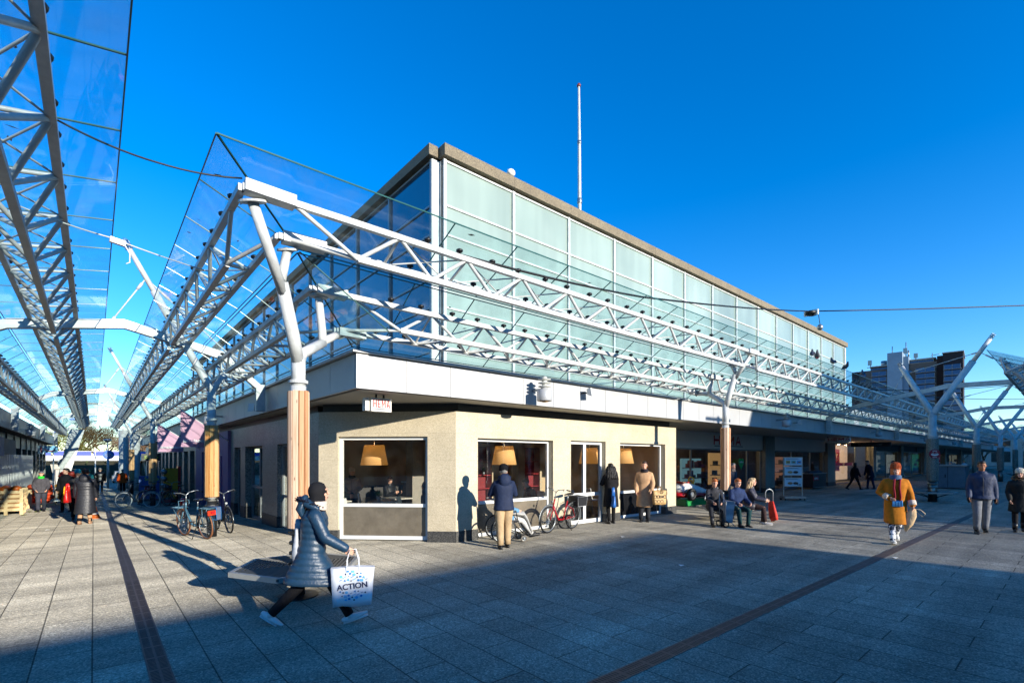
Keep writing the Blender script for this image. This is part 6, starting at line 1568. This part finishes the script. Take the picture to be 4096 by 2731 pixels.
# ------------------------------------------------------------------ cafe furniture
def chair(label, loc, ang, white=True):
    o = T('cafe_chair', label, 'chair', (0,0,0), 'chairs in the cafe'); mm = MWH if white else P('grey_chair_shell', '#4a4844', .5)
    M().hexa([(-.2,-.2,.43),(.2,-.2,.43),(.2,.2,.43),(-.2,.2,.43)], [(-.2,-.2,.455),(.2,-.2,.455),(.2,.2,.455),(-.2,.2,.455)]).build('seat', mm, o)
    M().hexa([(-.2,-.2,.46),(.2,-.2,.46),(.2,-.175,.46),(-.2,-.175,.46)], [(-.18,-.27,.86),(.18,-.27,.86),(.18,-.25,.86),(-.18,-.25,.86)]).build('backrest', mm, o)
    for sx in (-.17, .17):
        for sy in (-.17, .17): M().limb([(sx,sy,.43),(sx*1.15,sy*1.15,0.015)], .012, 6).build('leg', MGS, o)
    return place(o, loc, ang)
def table(label, x, y, w_=.7):
    o = T('cafe_table', label, 'table', (x, y, .015), 'tables in the cafe'); M().box(x-w_/2,x+w_/2,y-w_/2,y+w_/2,.72,.75).build('tabletop', P('table_top_pale', '#c8c2b4', .3), o)
    M().lathe([(.2,.015),(.2,.03),(.03,.05),(.03,.72)], (x, y, 0), 14).build('pedestal', MGS, o)
table('cafe table with a small potted plant behind the corner window', 5.85, 12.35); table('cafe table in front of the boy with the phone', 6.75, 13.1); table('cafe table at the left of the corner window', 5.0, 13.3); table('cafe table behind the cafe door', 11.6, 10.9); table('cafe table by the second cafe window', 9.3, 10.9)
for (x, y, a, wt, lb) in ((5.0,12.1,-140,1,'white cafe chair at the lower left of the corner window'), (6.3,12.75,-130,1,'white cafe chair behind the potted plant'), (6.45,11.85,-135,1,'large white cafe chair back right of the potted plant'), (5.35,12.55,40,0,'grey cafe chair beside the potted plant table'), (6.1,13.6,-120,1,'white cafe chair in front of the standing woman'), (7.2,12.4,30,0,'grey cafe chair at the right of the corner window'), (8.6,11.4,-100,1,'white cafe chair seen left of the man in navy'), (11.0,11.1,-90,1,'white cafe chair seen through the left door leaf'), (12.2,11.0,-90,1,'white cafe chair seen through the right door leaf'), (13.3,11.2,-90,1,'white cafe chair behind the last cafe window')):
    chair(lb, (x, y, .015), a, wt)
MLS = P('lampshade_cloth', '#cfa066', .8, var=.06)
MLS.node_tree.nodes['Principled BSDF'].inputs['Emission Color'].default_value = lin('#d08a38'); MLS.node_tree.nodes['Principled BSDF'].inputs['Emission Strength'].default_value = .2
for x, y, lb in ((5.5,11.87,'large orange drum lampshade hanging in the corner cafe window'), (8.6,10.35,'large orange drum lampshade above the man in navy'), (12.25,10.4,'orange lampshade seen through the cafe door'), (13.8,10.2,'orange lampshade behind the last cafe window')):
    o = T('pendant_lamp', lb, 'lamp', (x, y, 2.75), 'orange drum lamps in the cafe'); b = M(); b.lathe([(.345,1.73),(.25,2.24),(.245,2.24),(.335,1.735)], (x, y, 0), 32); b.build('lampshade', MLS, o)
    M().limb([(x,y,2.24),(x,y,2.76)], .008, 6).build('flex', MBLK, o); M().ell((x,y,1.8), (.05,.05,.06), 10, 8).build('bulb', emit('bulb', '#ffe2b8', 900), o)
def potted(x, y, z, label, s=1, pm=None):
    o = T('potted_plant', label, 'plant', (x, y, z)); M().lathe([(.05*s,z),(.065*s,z+.13*s),(.055*s,z+.13*s)], (x, y, 0), 16).build('pot', pm or MGS, o)
    b = M()
    for i in range(160):
        d = V((R.gauss(0,1), R.gauss(0,1), R.gauss(.3,.8))).normalized()*.11*s*R.uniform(.4,1); c = V((x, y, z+.2*s))+d; u_ = V((R.gauss(0,1), R.gauss(0,1), R.gauss(0,1))).normalized(); v_ = u_.cross(d).normalized()
        b.quad(c-u_*.022*s, c+v_*.012*s, c+u_*.022*s, c-v_*.012*s)
    b.build('leaves', P('leaf_green', '#3f6a2a', .5, var=.5, sc=30), o)
potted(5.8, 12.25, .75, 'small green plant in a zinc pot on the cafe table'); potted(9.9, 13.0, 1.35, 'small green plant on the red shelf in the second window', .9)
for x0, x1, lb in ((9.62,10.25,'red shelving niche left of the lamp in the second window'), (11.55,12.5,'red shelving niche right of the lamp in the second window')):
    o = T('red_shelf_unit', lb, 'shelves', ((x0+x1)/2, 13.3, .02), 'red shelf units in the cafe'); M().box(x0,x1,13.3,13.35,.02,2.3).build('back_panel', P('shelf_red', '#7d1018', .6), o)
    b = M(); b.box(x0-.1,x0,12.98,13.36,.02,2.4); b.box(x1,x1+.1,12.98,13.36,.02,2.4); b.box(x0,x1,12.98,13.36,2.3,2.4); b.build('cream_frame', P('cream_frame', '#bda98a', .6), o)
    b = M()
    for z in (.9,1.35,1.8): b.box(x0,x1,13.05,13.3,z-.02,z)
    b.build('shelves', MRDT, o)
po = T('wall_poster', 'white poster with thin black lines and an orange picture on the cafe wall', 'poster', (5.0, 14.93, 2)); M().box(4.55,5.35,14.93,14.95,1.55,2.7).build('sheet', P('poster_paper', '#c9bda8', .6), po)
b = M()
for z in (1.75,1.95,2.2,2.45,2.6): b.box(4.75,5.3,14.92,14.928,z,z+.02)
b.build('printed_lines', MTX, po); M().ell((4.62,14.925,1.85), (.1,.008,.25), 10, 8).build('orange_print', MOR, po)
cc = T('cafe_counter', 'pale cafe counter at the back behind the boy', 'counter', (8.5, 14.2, 0)); M().box(7.9,9.2,14.2,14.85,.02,1.1).build('counter_front', P('counter_front', '#6a5a48', .6), cc); M().box(7.85,9.25,14.15,14.87,1.1,1.14).build('counter_top', MWH, cc)

# ------------------------------------------------------------------ pigeons on the canopy edge
def pigeon(label, loc, ang, up=0):
    o = T('pigeon', label, 'pigeon', (0,0,0), 'pigeons on the canopy edge'); b = M(); b.smooth = True
    b.limb([(0,-.24,.05),(0,-.14,.08),(0,-.04,.12),(0,.06,.16),(0,.1,.22),(0,.12,.27),(0,.125,.3)], [(.02,.008),(.045,.03),(.075,.065),(.075,.075),(.05,.055),(.034,.034),(.03,.03)], 12, ref=(0,0,1), rnd=True); b.build('body', P('pigeon_grey', '#4b4f58', .6, var=.4, sc=22), o)
    b = M(); b.limb([(0,.15,.3),(0,.185,.29)], [.009,.002], 6); b.build('beak', MBLK, o)
    b = M(); b.smooth = True
    for s in (-1, 1): b.limb([(s*.06,.04,.16),(s*.072,-.06,.12),(s*.04,-.2,.06)], [(.015,.05),(.018,.05),(.006,.015)], 8, ref=(0,0,1))
    b.build('wings', P('wing_grey', '#383b44', .6, var=.5, sc=26), o)
    b = M()
    for s in (-1, 1): b.limb([(s*.025,.02,.08),(s*.028,.03,.0)], .006, 5)
    b.build('legs', MRDT, o); return place(o, loc, ang, .95)
for x, a, lb in ((18.5, 20, 'grey pigeon at the left end of the row on the glass edge'), (18.95, 200, 'dark pigeon second from the left on the glass edge'), (20.6, 40, 'speckled pigeon in the middle of the row on the glass edge'), (22.1, 230, 'pigeon facing away fourth from the left on the glass edge'), (24.4, 25, 'grey pigeon at the right end of the row on the glass edge')):
    pigeon(lb, (x, 5.91, 5.32), a-90)

# ------------------------------------------------------------------ far end of the left street
z_ = -1.15
br = T('viaduct', 'white concrete viaduct with a blue panelled parapet closing the left street', 'bridge', (0, 88, z_))
M().box(-60,60,88,97,1.6,2.25).build('deck', P('white_concrete', '#d8d4c8', .7), br)
for i in range(60): M().box(-60+i*2,-58.25+i*2,87.95,88.05,2.3,2.85).build('parapet_panel', P('parapet_blue', '#1c3fb0', .5) if i == 0 else bpy.data.materials['parapet_blue'], br)
b = M(); b.box(-60,60,87.9,88.1,2.25,2.3); b.box(-60,60,87.9,88.1,2.85,2.92); b.build('parapet_rails', MWR, br)
b = M()
for x in (-11, -3.5, 6.5, 14): b.hexa([(x-.5,90,z_),(x+.5,90,z_),(x+.5,91,z_),(x-.5,91,z_)], [(x-1,90,1.6),(x+1,90,1.6),(x+1,91,1.6),(x-1,91,1.6)])
build_each(b, 'pier', P('pier_concrete', '#b5b0a4', .8), br)
sp_ = T('slanted_pillar', 'broad pale steel pillar leaning at the end of the left street', 'pillar', (-1.9, 52, gz(0,52))); gz_ = gz(0, 52)
M().hexa([(-2.35,52,gz_),(-1.75,52,gz_),(-1.75,52.5,gz_),(-2.35,52.5,gz_)], [(-1.45,52,4.2),(-.55,52,4.2),(-.55,52.5,4.2),(-1.45,52.5,4.2)]).build('shaft', MWR, sp_)
b = M(); b.lathe([(.45,-.1),(.45,.35)], (-1.7,52.2,1.5), 20, 'y', False); b.build('round_joint', MGS, sp_)
for i, (x, y) in enumerate(((2.55,50),(1.95,53))):
    o = T('gate_column', ['thick steel column at the right end of the left street', 'second thick steel column just beyond it'][i], 'column', (x, y, gz(0,y))); gz_ = gz(0, y)
    M().lathe([(.42,gz_),(.42,gz_+1.2),(.34,gz_+1.25),(.34,4.3)], (x, y, 0), 20).build('shaft', MWR, o); rings_(b := M(), (x,y,0), .42, (gz_+.8, gz_+1.0)); b.build('clamp_rings', MGS, o)
ga = T('gate_arch', 'white tubular arch spanning the sky gap at the far end', 'arch', (0, 55, 5))
b = M()
for dz_, yy in ((0,55),(.7,55.2)): b.limb([(-3.4+i*.5, yy, 4.6+dz_+1.3*math.sin(math.pi*i/14)) for i in range(15)], .08, 8)
for i in range(2, 13, 2): b.limb([(-3.4+i*.5, 55, 4.6+1.3*math.sin(math.pi*i/14)), (-3.4+i*.5, 55.2, 5.3+1.3*math.sin(math.pi*i/14))], .04, 6)
b.build('arch_tubes', MWR, ga)
def street_lamp(x, y, h, label, kind):
    o = T('street_lamp', label, 'street lamp', (x, y, -1.1), 'lamp posts at the end of the street'); M().lathe([(.07,-1.15),(.05,h)], (x, y, 0), 10).build('post', MWR, o)
    if kind: M().lathe([(.05,h-.15),(.3,h+.05),(.34,h+.12),(.1,h+.2)], (x, y, 0), 16).build('lamp_head', MGS, o)
    else: M().lathe([(.05,h),(.22,h+.05),(.22,h+.1)], (x, y, 0), 14).build('lamp_head', MWH, o)
street_lamp(1.0, 60, 3.55, 'lamp post with a funnel shaped head beside the blue cycle sign', 1); street_lamp(.15, 72, 2.6, 'thin lamp post with a flat head in front of the viaduct', 0); street_lamp(-3.7, 66, 7, 'tall white pole left of the leaning pillar', 0); street_lamp(-3.1, 68, 7.2, 'second tall white pole left of the leaning pillar', 0)
cs = T('cycle_sign', 'round blue cycle path sign on a post', 'road sign', (1.05, 58.5, -1)); M().lathe([(.42,-.02),(.42,.02)], (1.05,58.5,2.25), 24, 'y', False).build('blue_disc', P('sign_blue', '#1d6fd0', .4), cs)
b = M(); b.torus((.9,58.46,2.18), .1, .02, 'y', 18, 5); b.torus((1.2,58.46,2.18), .1, .02, 'y', 18, 5); b.limb([(.9,58.46,2.18),(1.0,58.46,2.36),(1.15,58.46,2.36),(1.2,58.46,2.18),(1.05,58.46,2.18),(1.0,58.46,2.36)], .015, 5); b.build('cycle_symbol', MSGN, cs); M().lathe([(.04,-1.1),(.04,2.0)], (1.05,58.53,0), 8).build('post', MGS, cs)
def bare_tree(x, y, h, label, sd, spread=1.0, col=0, droop=0):
    r = random.Random(sd); o = T('bare_tree', label, 'tree', (x, y, -1.15), 'bare trees beyond the viaduct'); t = M(); tw = M()
    def grow(p, d, L, rr, lv):
        q = p+d*L; 
        (t if lv < 2 else tw).limb([p, p.lerp(q, .5)+V((r.gauss(0,.05), r.gauss(0,.05), 0))*L, q], [rr, rr*.85, rr*.65], 5 if lv < 2 else 3, False)
        if lv >= 5: return
        for i in range((5, 5, 5, 4, 4)[lv]):
            a = r.uniform(.35, .85)*spread; b_ = r.random()*6.283; s_ = d.cross(V((.3, .1, .9))).normalized(); n_ = d.cross(s_)
            nd = (d*math.cos(a)+(s_*math.cos(b_)+n_*math.sin(b_))*math.sin(a)); nd.z += .12 if not droop else (-.25 if lv > 1 else .1); nd.normalize()
            grow(p.lerp(q, r.uniform(.55, 1)), nd, L*r.uniform(.6, .78), rr*.55, lv+1)
    grow(V((x, y, -1.15)), V((r.gauss(0,.04), 0, 1)), h*.3, h*.016, 0)
    t.build('trunk', P('bark', '#4a3c28', .9) if 'bark' not in bpy.data.materials else bpy.data.materials['bark'], o)
    tw.build('crown', TWG[col], o)
TWG = [P('twigs_brown', '#5c4b28', .9, var=.4, sc=2), P('twigs_willow', '#7d7a2e', .9, var=.4, sc=2), P('twigs_birch', '#8a6a4e', .9, var=.4, sc=2)]
for i, (x, y, h, lb, c, sp__) in enumerate(((-4.2,103,12,'yellow green willow left of the leaning pillar',1,1),(1.2,106,13,'broad bare brown tree in the middle of the street end',0,1.1),(-1.6,110,13.5,'bare brown tree behind the willow',0,1),(4.8,100,11,'pale bare tree at the right of the street end',2,.8),(8.5,112,13,'bare tree behind the right gate column',0,1),(-9.5,108,12,'bare tree behind the left pole pair',0,1),(5.6,96,8,'slender young tree before the viaduct',2,.6),(14.5,105,14,'bare tree far right of the street end',0,1.1),(-16,112,14,'bare tree hidden behind the left shops',0,1.1))):
    bare_tree(x, y, h, lb, 40+i, sp__, c, c == 1)
bank = M(); bank.hexa([(-90,98,-1.3),(90,98,-1.3),(90,125,-1.3),(-90,125,-1.3)], [(-90,104,1.5),(90,104,1.5),(90,125,2.4),(-90,125,2.4)])
tag(bank.build('embankment', P('dark_earth', '#3c3a24', .9, var=.4, sc=.8)), kind='structure')
hg = M()
for i in range(5200):
    p = V((R.uniform(-70, 75), R.uniform(112, 122), R.uniform(-1.2, 6.5))); p.z *= .6+.4*math.sin(p.x*.23)**2; d = V((R.gauss(0,.5), R.gauss(0,.3), 1)).normalized()*R.uniform(.8, 2.0); hg.limb([p, p+d*.5+V((R.gauss(0,.1),0,0)), p+d], [.03,.022,.008], 3, False)
tag(hg.build('hedgerow', TWG[0]), 'brown bare thicket behind the viaduct', 'thicket', kind='stuff')
gb_ = M()
for i in range(3000):
    c = V((R.uniform(-40, 45), R.uniform(99, 104), -1.1+abs(R.gauss(0, .9)))); u_ = V((R.gauss(0,1), R.gauss(0,1), R.gauss(0,1))).normalized()*.22; v_ = u_.cross(V((R.gauss(0,1), R.gauss(0,1), 1))).normalized()*.16; gb_.quad(c-u_, c+v_, c+u_, c-v_)
tag(gb_.build('shrubbery', P('shrub_green', '#4a5a26', .7, var=.5, sc=1.5)), 'low green shrubs under the viaduct', 'shrubs', kind='stuff')
for i, (x, y, c, lb) in enumerate(((-1.5,80,'#1f2226','dark parked car under the viaduct'),(2.6,78,'#8d9296','silver parked car under the viaduct'))):
    o = T('parked_car', lb, 'car', (x, y, z_), 'cars under the viaduct'); b = M(); b.smooth = True
    b.poly([(x-.8,y,z_+.25),(x+.8,y,z_+.25),(x+.82,y,z_+.8),(x+.66,y,z_+.88),(x+.55,y,z_+1.4),(x-.55,y,z_+1.4),(x-.66,y,z_+.88),(x-.82,y,z_+.8)], (0,4,0)); b.build('car_body', P('car_paint%d' % i, c, .3, .2), o)
    b = M(); b.poly([(x-.52,y-.01,z_+.92),(x+.52,y-.01,z_+.92),(x+.45,y-.01,z_+1.33),(x-.45,y-.01,z_+1.33)], (0,-.02,0)); b.build('windscreen', MDG, o)
    for s in (-.7, .7):
        for yy in (.7, 3.2): M().torus((x+s, y+yy, z_+.3), .22, .1, 'x', 16, 8).build('wheel', MBK, o)
cn = T('traffic_cone', 'small orange and white traffic cone by the drain channel', 'traffic cone', gp(.05, 22.6)); z_ = gz(0, 22.6)
M().lathe([(.14,z_+.03),(.1,z_+.14)], (.05,22.6,0), 14).build('orange_body', MOR, cn); M().lathe([(.1,z_+.14),(.075,z_+.22)], (.05,22.6,0), 14).build('white_band', MWH, cn); M().lathe([(.075,z_+.22),(.02,z_+.42)], (.05,22.6,0), 14).build('orange_tip', MOR, cn); M().box(-.12,.22,22.43,22.77,z_+.002,z_+.03).build('foot', MOR, cn)

# ------------------------------------------------------------------ apartment tower
tw = T('apartment_tower', 'tan and dark brick apartment tower with antennas above the right street', 'apartment building', (0,0,0))
MTB = P('tan_brick', '#6d5f56', .9, sc=1); MDB = P('dark_brick', '#2c2326', .9, sc=1); MBB = P('red_brown_brick', '#33211f', .9, sc=1); MTS = P('stair_shaft_blue', '#8496a6', .6, sc=.5); MBLG = P('balcony_glass', '#2a4a72', .1, .3, var=.3, sc=1)
k_ = 150/1950
xx = lambda px: (px-3600)*k_
zz = lambda py: 1.9+(1833-py)*k_
def tb(name, x0, x1, y0, y1, top, mat): return M().box(xx(x0), xx(x1), y0, y1, 0, zz(top)).build(name, mat, tw, (0,0,0))
tb('dark_slab', 3440, 3462, 0, 12, 1470, MDB); tb('tan_wing', 3462, 3560, 1.0, 12, 1468, MTB); tb('upper_step', 3500, 3560, 2.5, 12, 1452, MTB); tb('stair_shaft', 3560, 3608, -.6, 9, 1408, MTS); tb('shaft_side', 3608.5, 3625, 1.5, 9, 1425, MTS); tb('right_wing', 3609, 3710, 2.2, 14, 1455, MTB); tb('roof_storey', 3620, 3700, 4, 14, 1438, MWR); tb('brown_slab', 3710, 3728, 2, 16, 1436, MBB); tb('end_tower', 3728, 3785, .6, 16, 1430, MDB)
MLG = P('balcony_ledge_grey', '#777b80', .7)
fl = 22.5
for i in range(14):
    py = 1478+i*fl
    for x0, x1, y in ((3508,3556,.2), (3648,3704,1.2), (3732,3778,-.3)):
        b = M(); b.box(xx(x0), xx(x1), y, y+1, zz(py+16), zz(py)); g_ = b.build('balcony_glazing', MBLG, tw, (0,0,0))
        b = M(); b.box(xx(x0)-.15, xx(x1)+.25, y-.3, y+1.5, zz(py+19), zz(py+16.5))
        for q in (x0, (x0+x1)/2, x1): b.box(xx(q)-.08, xx(q)+.08, y-.06, y+.2, zz(py+16), zz(py))
        b.build('balcony_ledge', MLG, g_, (0,0,0))
    for x0 in (3470, 3616): 
        b = M(); b.box(xx(x0), xx(x0+18), .9 if x0 < 3500 else 2.1, 1.05 if x0 < 3500 else 2.3, zz(py+12), zz(py+4)); b.build('small_window', MBLG, tw, (0,0,0))
b = M(); b.box(xx(3500), xx(3560), 2.4, 2.5, zz(1466), zz(1458)); b.box(xx(3622), xx(3698), 3.9, 4.0, zz(1450), zz(1442)); b.build('clerestory_windows', MBLG, tw, (0,0,0))
b = M(); b.box(xx(3498), xx(3562), 1.8, 12, zz(1453), zz(1450)); b.box(xx(3610), xx(3706), 3.2, 14, zz(1439), zz(1436)); b.box(xx(3726), xx(3788), .3, 16, zz(1431), zz(1428)); b.build('roof_slabs', MWR, tw, (0,0,0))
b = M()
for px, a, c, r_ in ((3570,1410,1372,.12),(3614,1425,1362,.12),(3497,1455,1420,.12),(3645,1440,1412,.14),(3695,1440,1418,.1),(3622,1425,1396,.2)): b.limb([(xx(px),4,zz(a)),(xx(px),4,zz(c))], r_, 6)
for px, z0, z1 in ((3495,1440,1420),(3612,1408,1386),(3645,1430,1412)): b.box(xx(px)-.5, xx(px)+.5, 3.6, 4.2, zz(z0), zz(z1))
b.limb([(xx(3485),4,zz(1450)),(xx(3520),4,zz(1446))], .1, 6); b.limb([(xx(3690),4,zz(1428)),(xx(3720),4,zz(1424))], .1, 6); b.lathe([(.8,0),(.8,1.8)], (xx(3541),5,zz(1450)), 12); b.box(xx(3560), xx(3608), 3, 3.2, zz(1404), zz(1402)); build_each(b, 'antenna', MGS, tw)
fwv = V((math.cos(CA), math.sin(CA), 0)); rtv = V((math.sin(CA), -math.cos(CA), 0)); c_ = fwv*150+rtv*((3600-2048)*k_)
place(tw, (c_.x, c_.y, 0), math.degrees(math.atan2(rtv.y, rtv.x))-44)
for i, (x, y, h, lb) in enumerate(((150,14,12,'bare tree at the far end of the right street'),(158,5,13,'second bare tree at the far end of the right street'),(152,-6,12,'bare tree near the right edge far down the street'))):
    bare_tree(x, y, h, lb, 70+i, 1.0, 0)
ic = T('inspection_cover', 'rusty rectangular inspection cover in the left street paving', 'inspection cover', gp(1.55, 24.6)); z_ = gz(0, 24.6)
M().hexa([(1.0,24.4,z_-.02),(2.1,24.4,z_-.02),(2.1,24.8,z_-.03),(1.0,24.8,z_-.03)], [(1.0,24.4,z_+.008),(2.1,24.4,z_+.008),(2.1,24.8,z_+.001),(1.0,24.8,z_+.001)]).build('cover_plate', MGU, ic)
# litter
for i, (x, y, lb) in enumerate(((7.9,4.6,'scrap of white paper on the shaded paving right of centre'),(9.7,7.2,'crumpled white scrap near the shadow edge'),(11.6,2.3,'white paper scrap on the paving near the right drain'),(-1.0,19.2,'white scrap on the paving before the crates'))):
    b = M(); z_ = gz(x, y)+.006; b.poly([(x-.05,y-.02,z_),(x+.03,y-.04,z_+.01),(x+.06,y+.02,z_),(x-.02,y+.04,z_+.012)], (0,0,.004)); tag(b.build('paper_scrap', MSGN), lb, 'litter', 'paper scraps on the paving')
lv = M()
for i in range(14):
    x, y = R.uniform(-2.1,-1.5), R.uniform(26,30); z_ = gz(x, y)+.005; lv.quad((x-.08,y-.02,z_),(x,y-.05,z_+.01),(x+.08,y+.02,z_),(x,y+.05,z_+.02))
tag(lv.build('fallen_leaves', P('fallen_leaf', '#6f7a2a', .7)), 'green vegetable leaves scattered before the crates', 'leaves', kind='stuff')
for o in S.objects:
    if o.type == 'MESH' and not o.parent and 'label' not in o and 'kind' not in o: print('UNLABELLED', o.name)
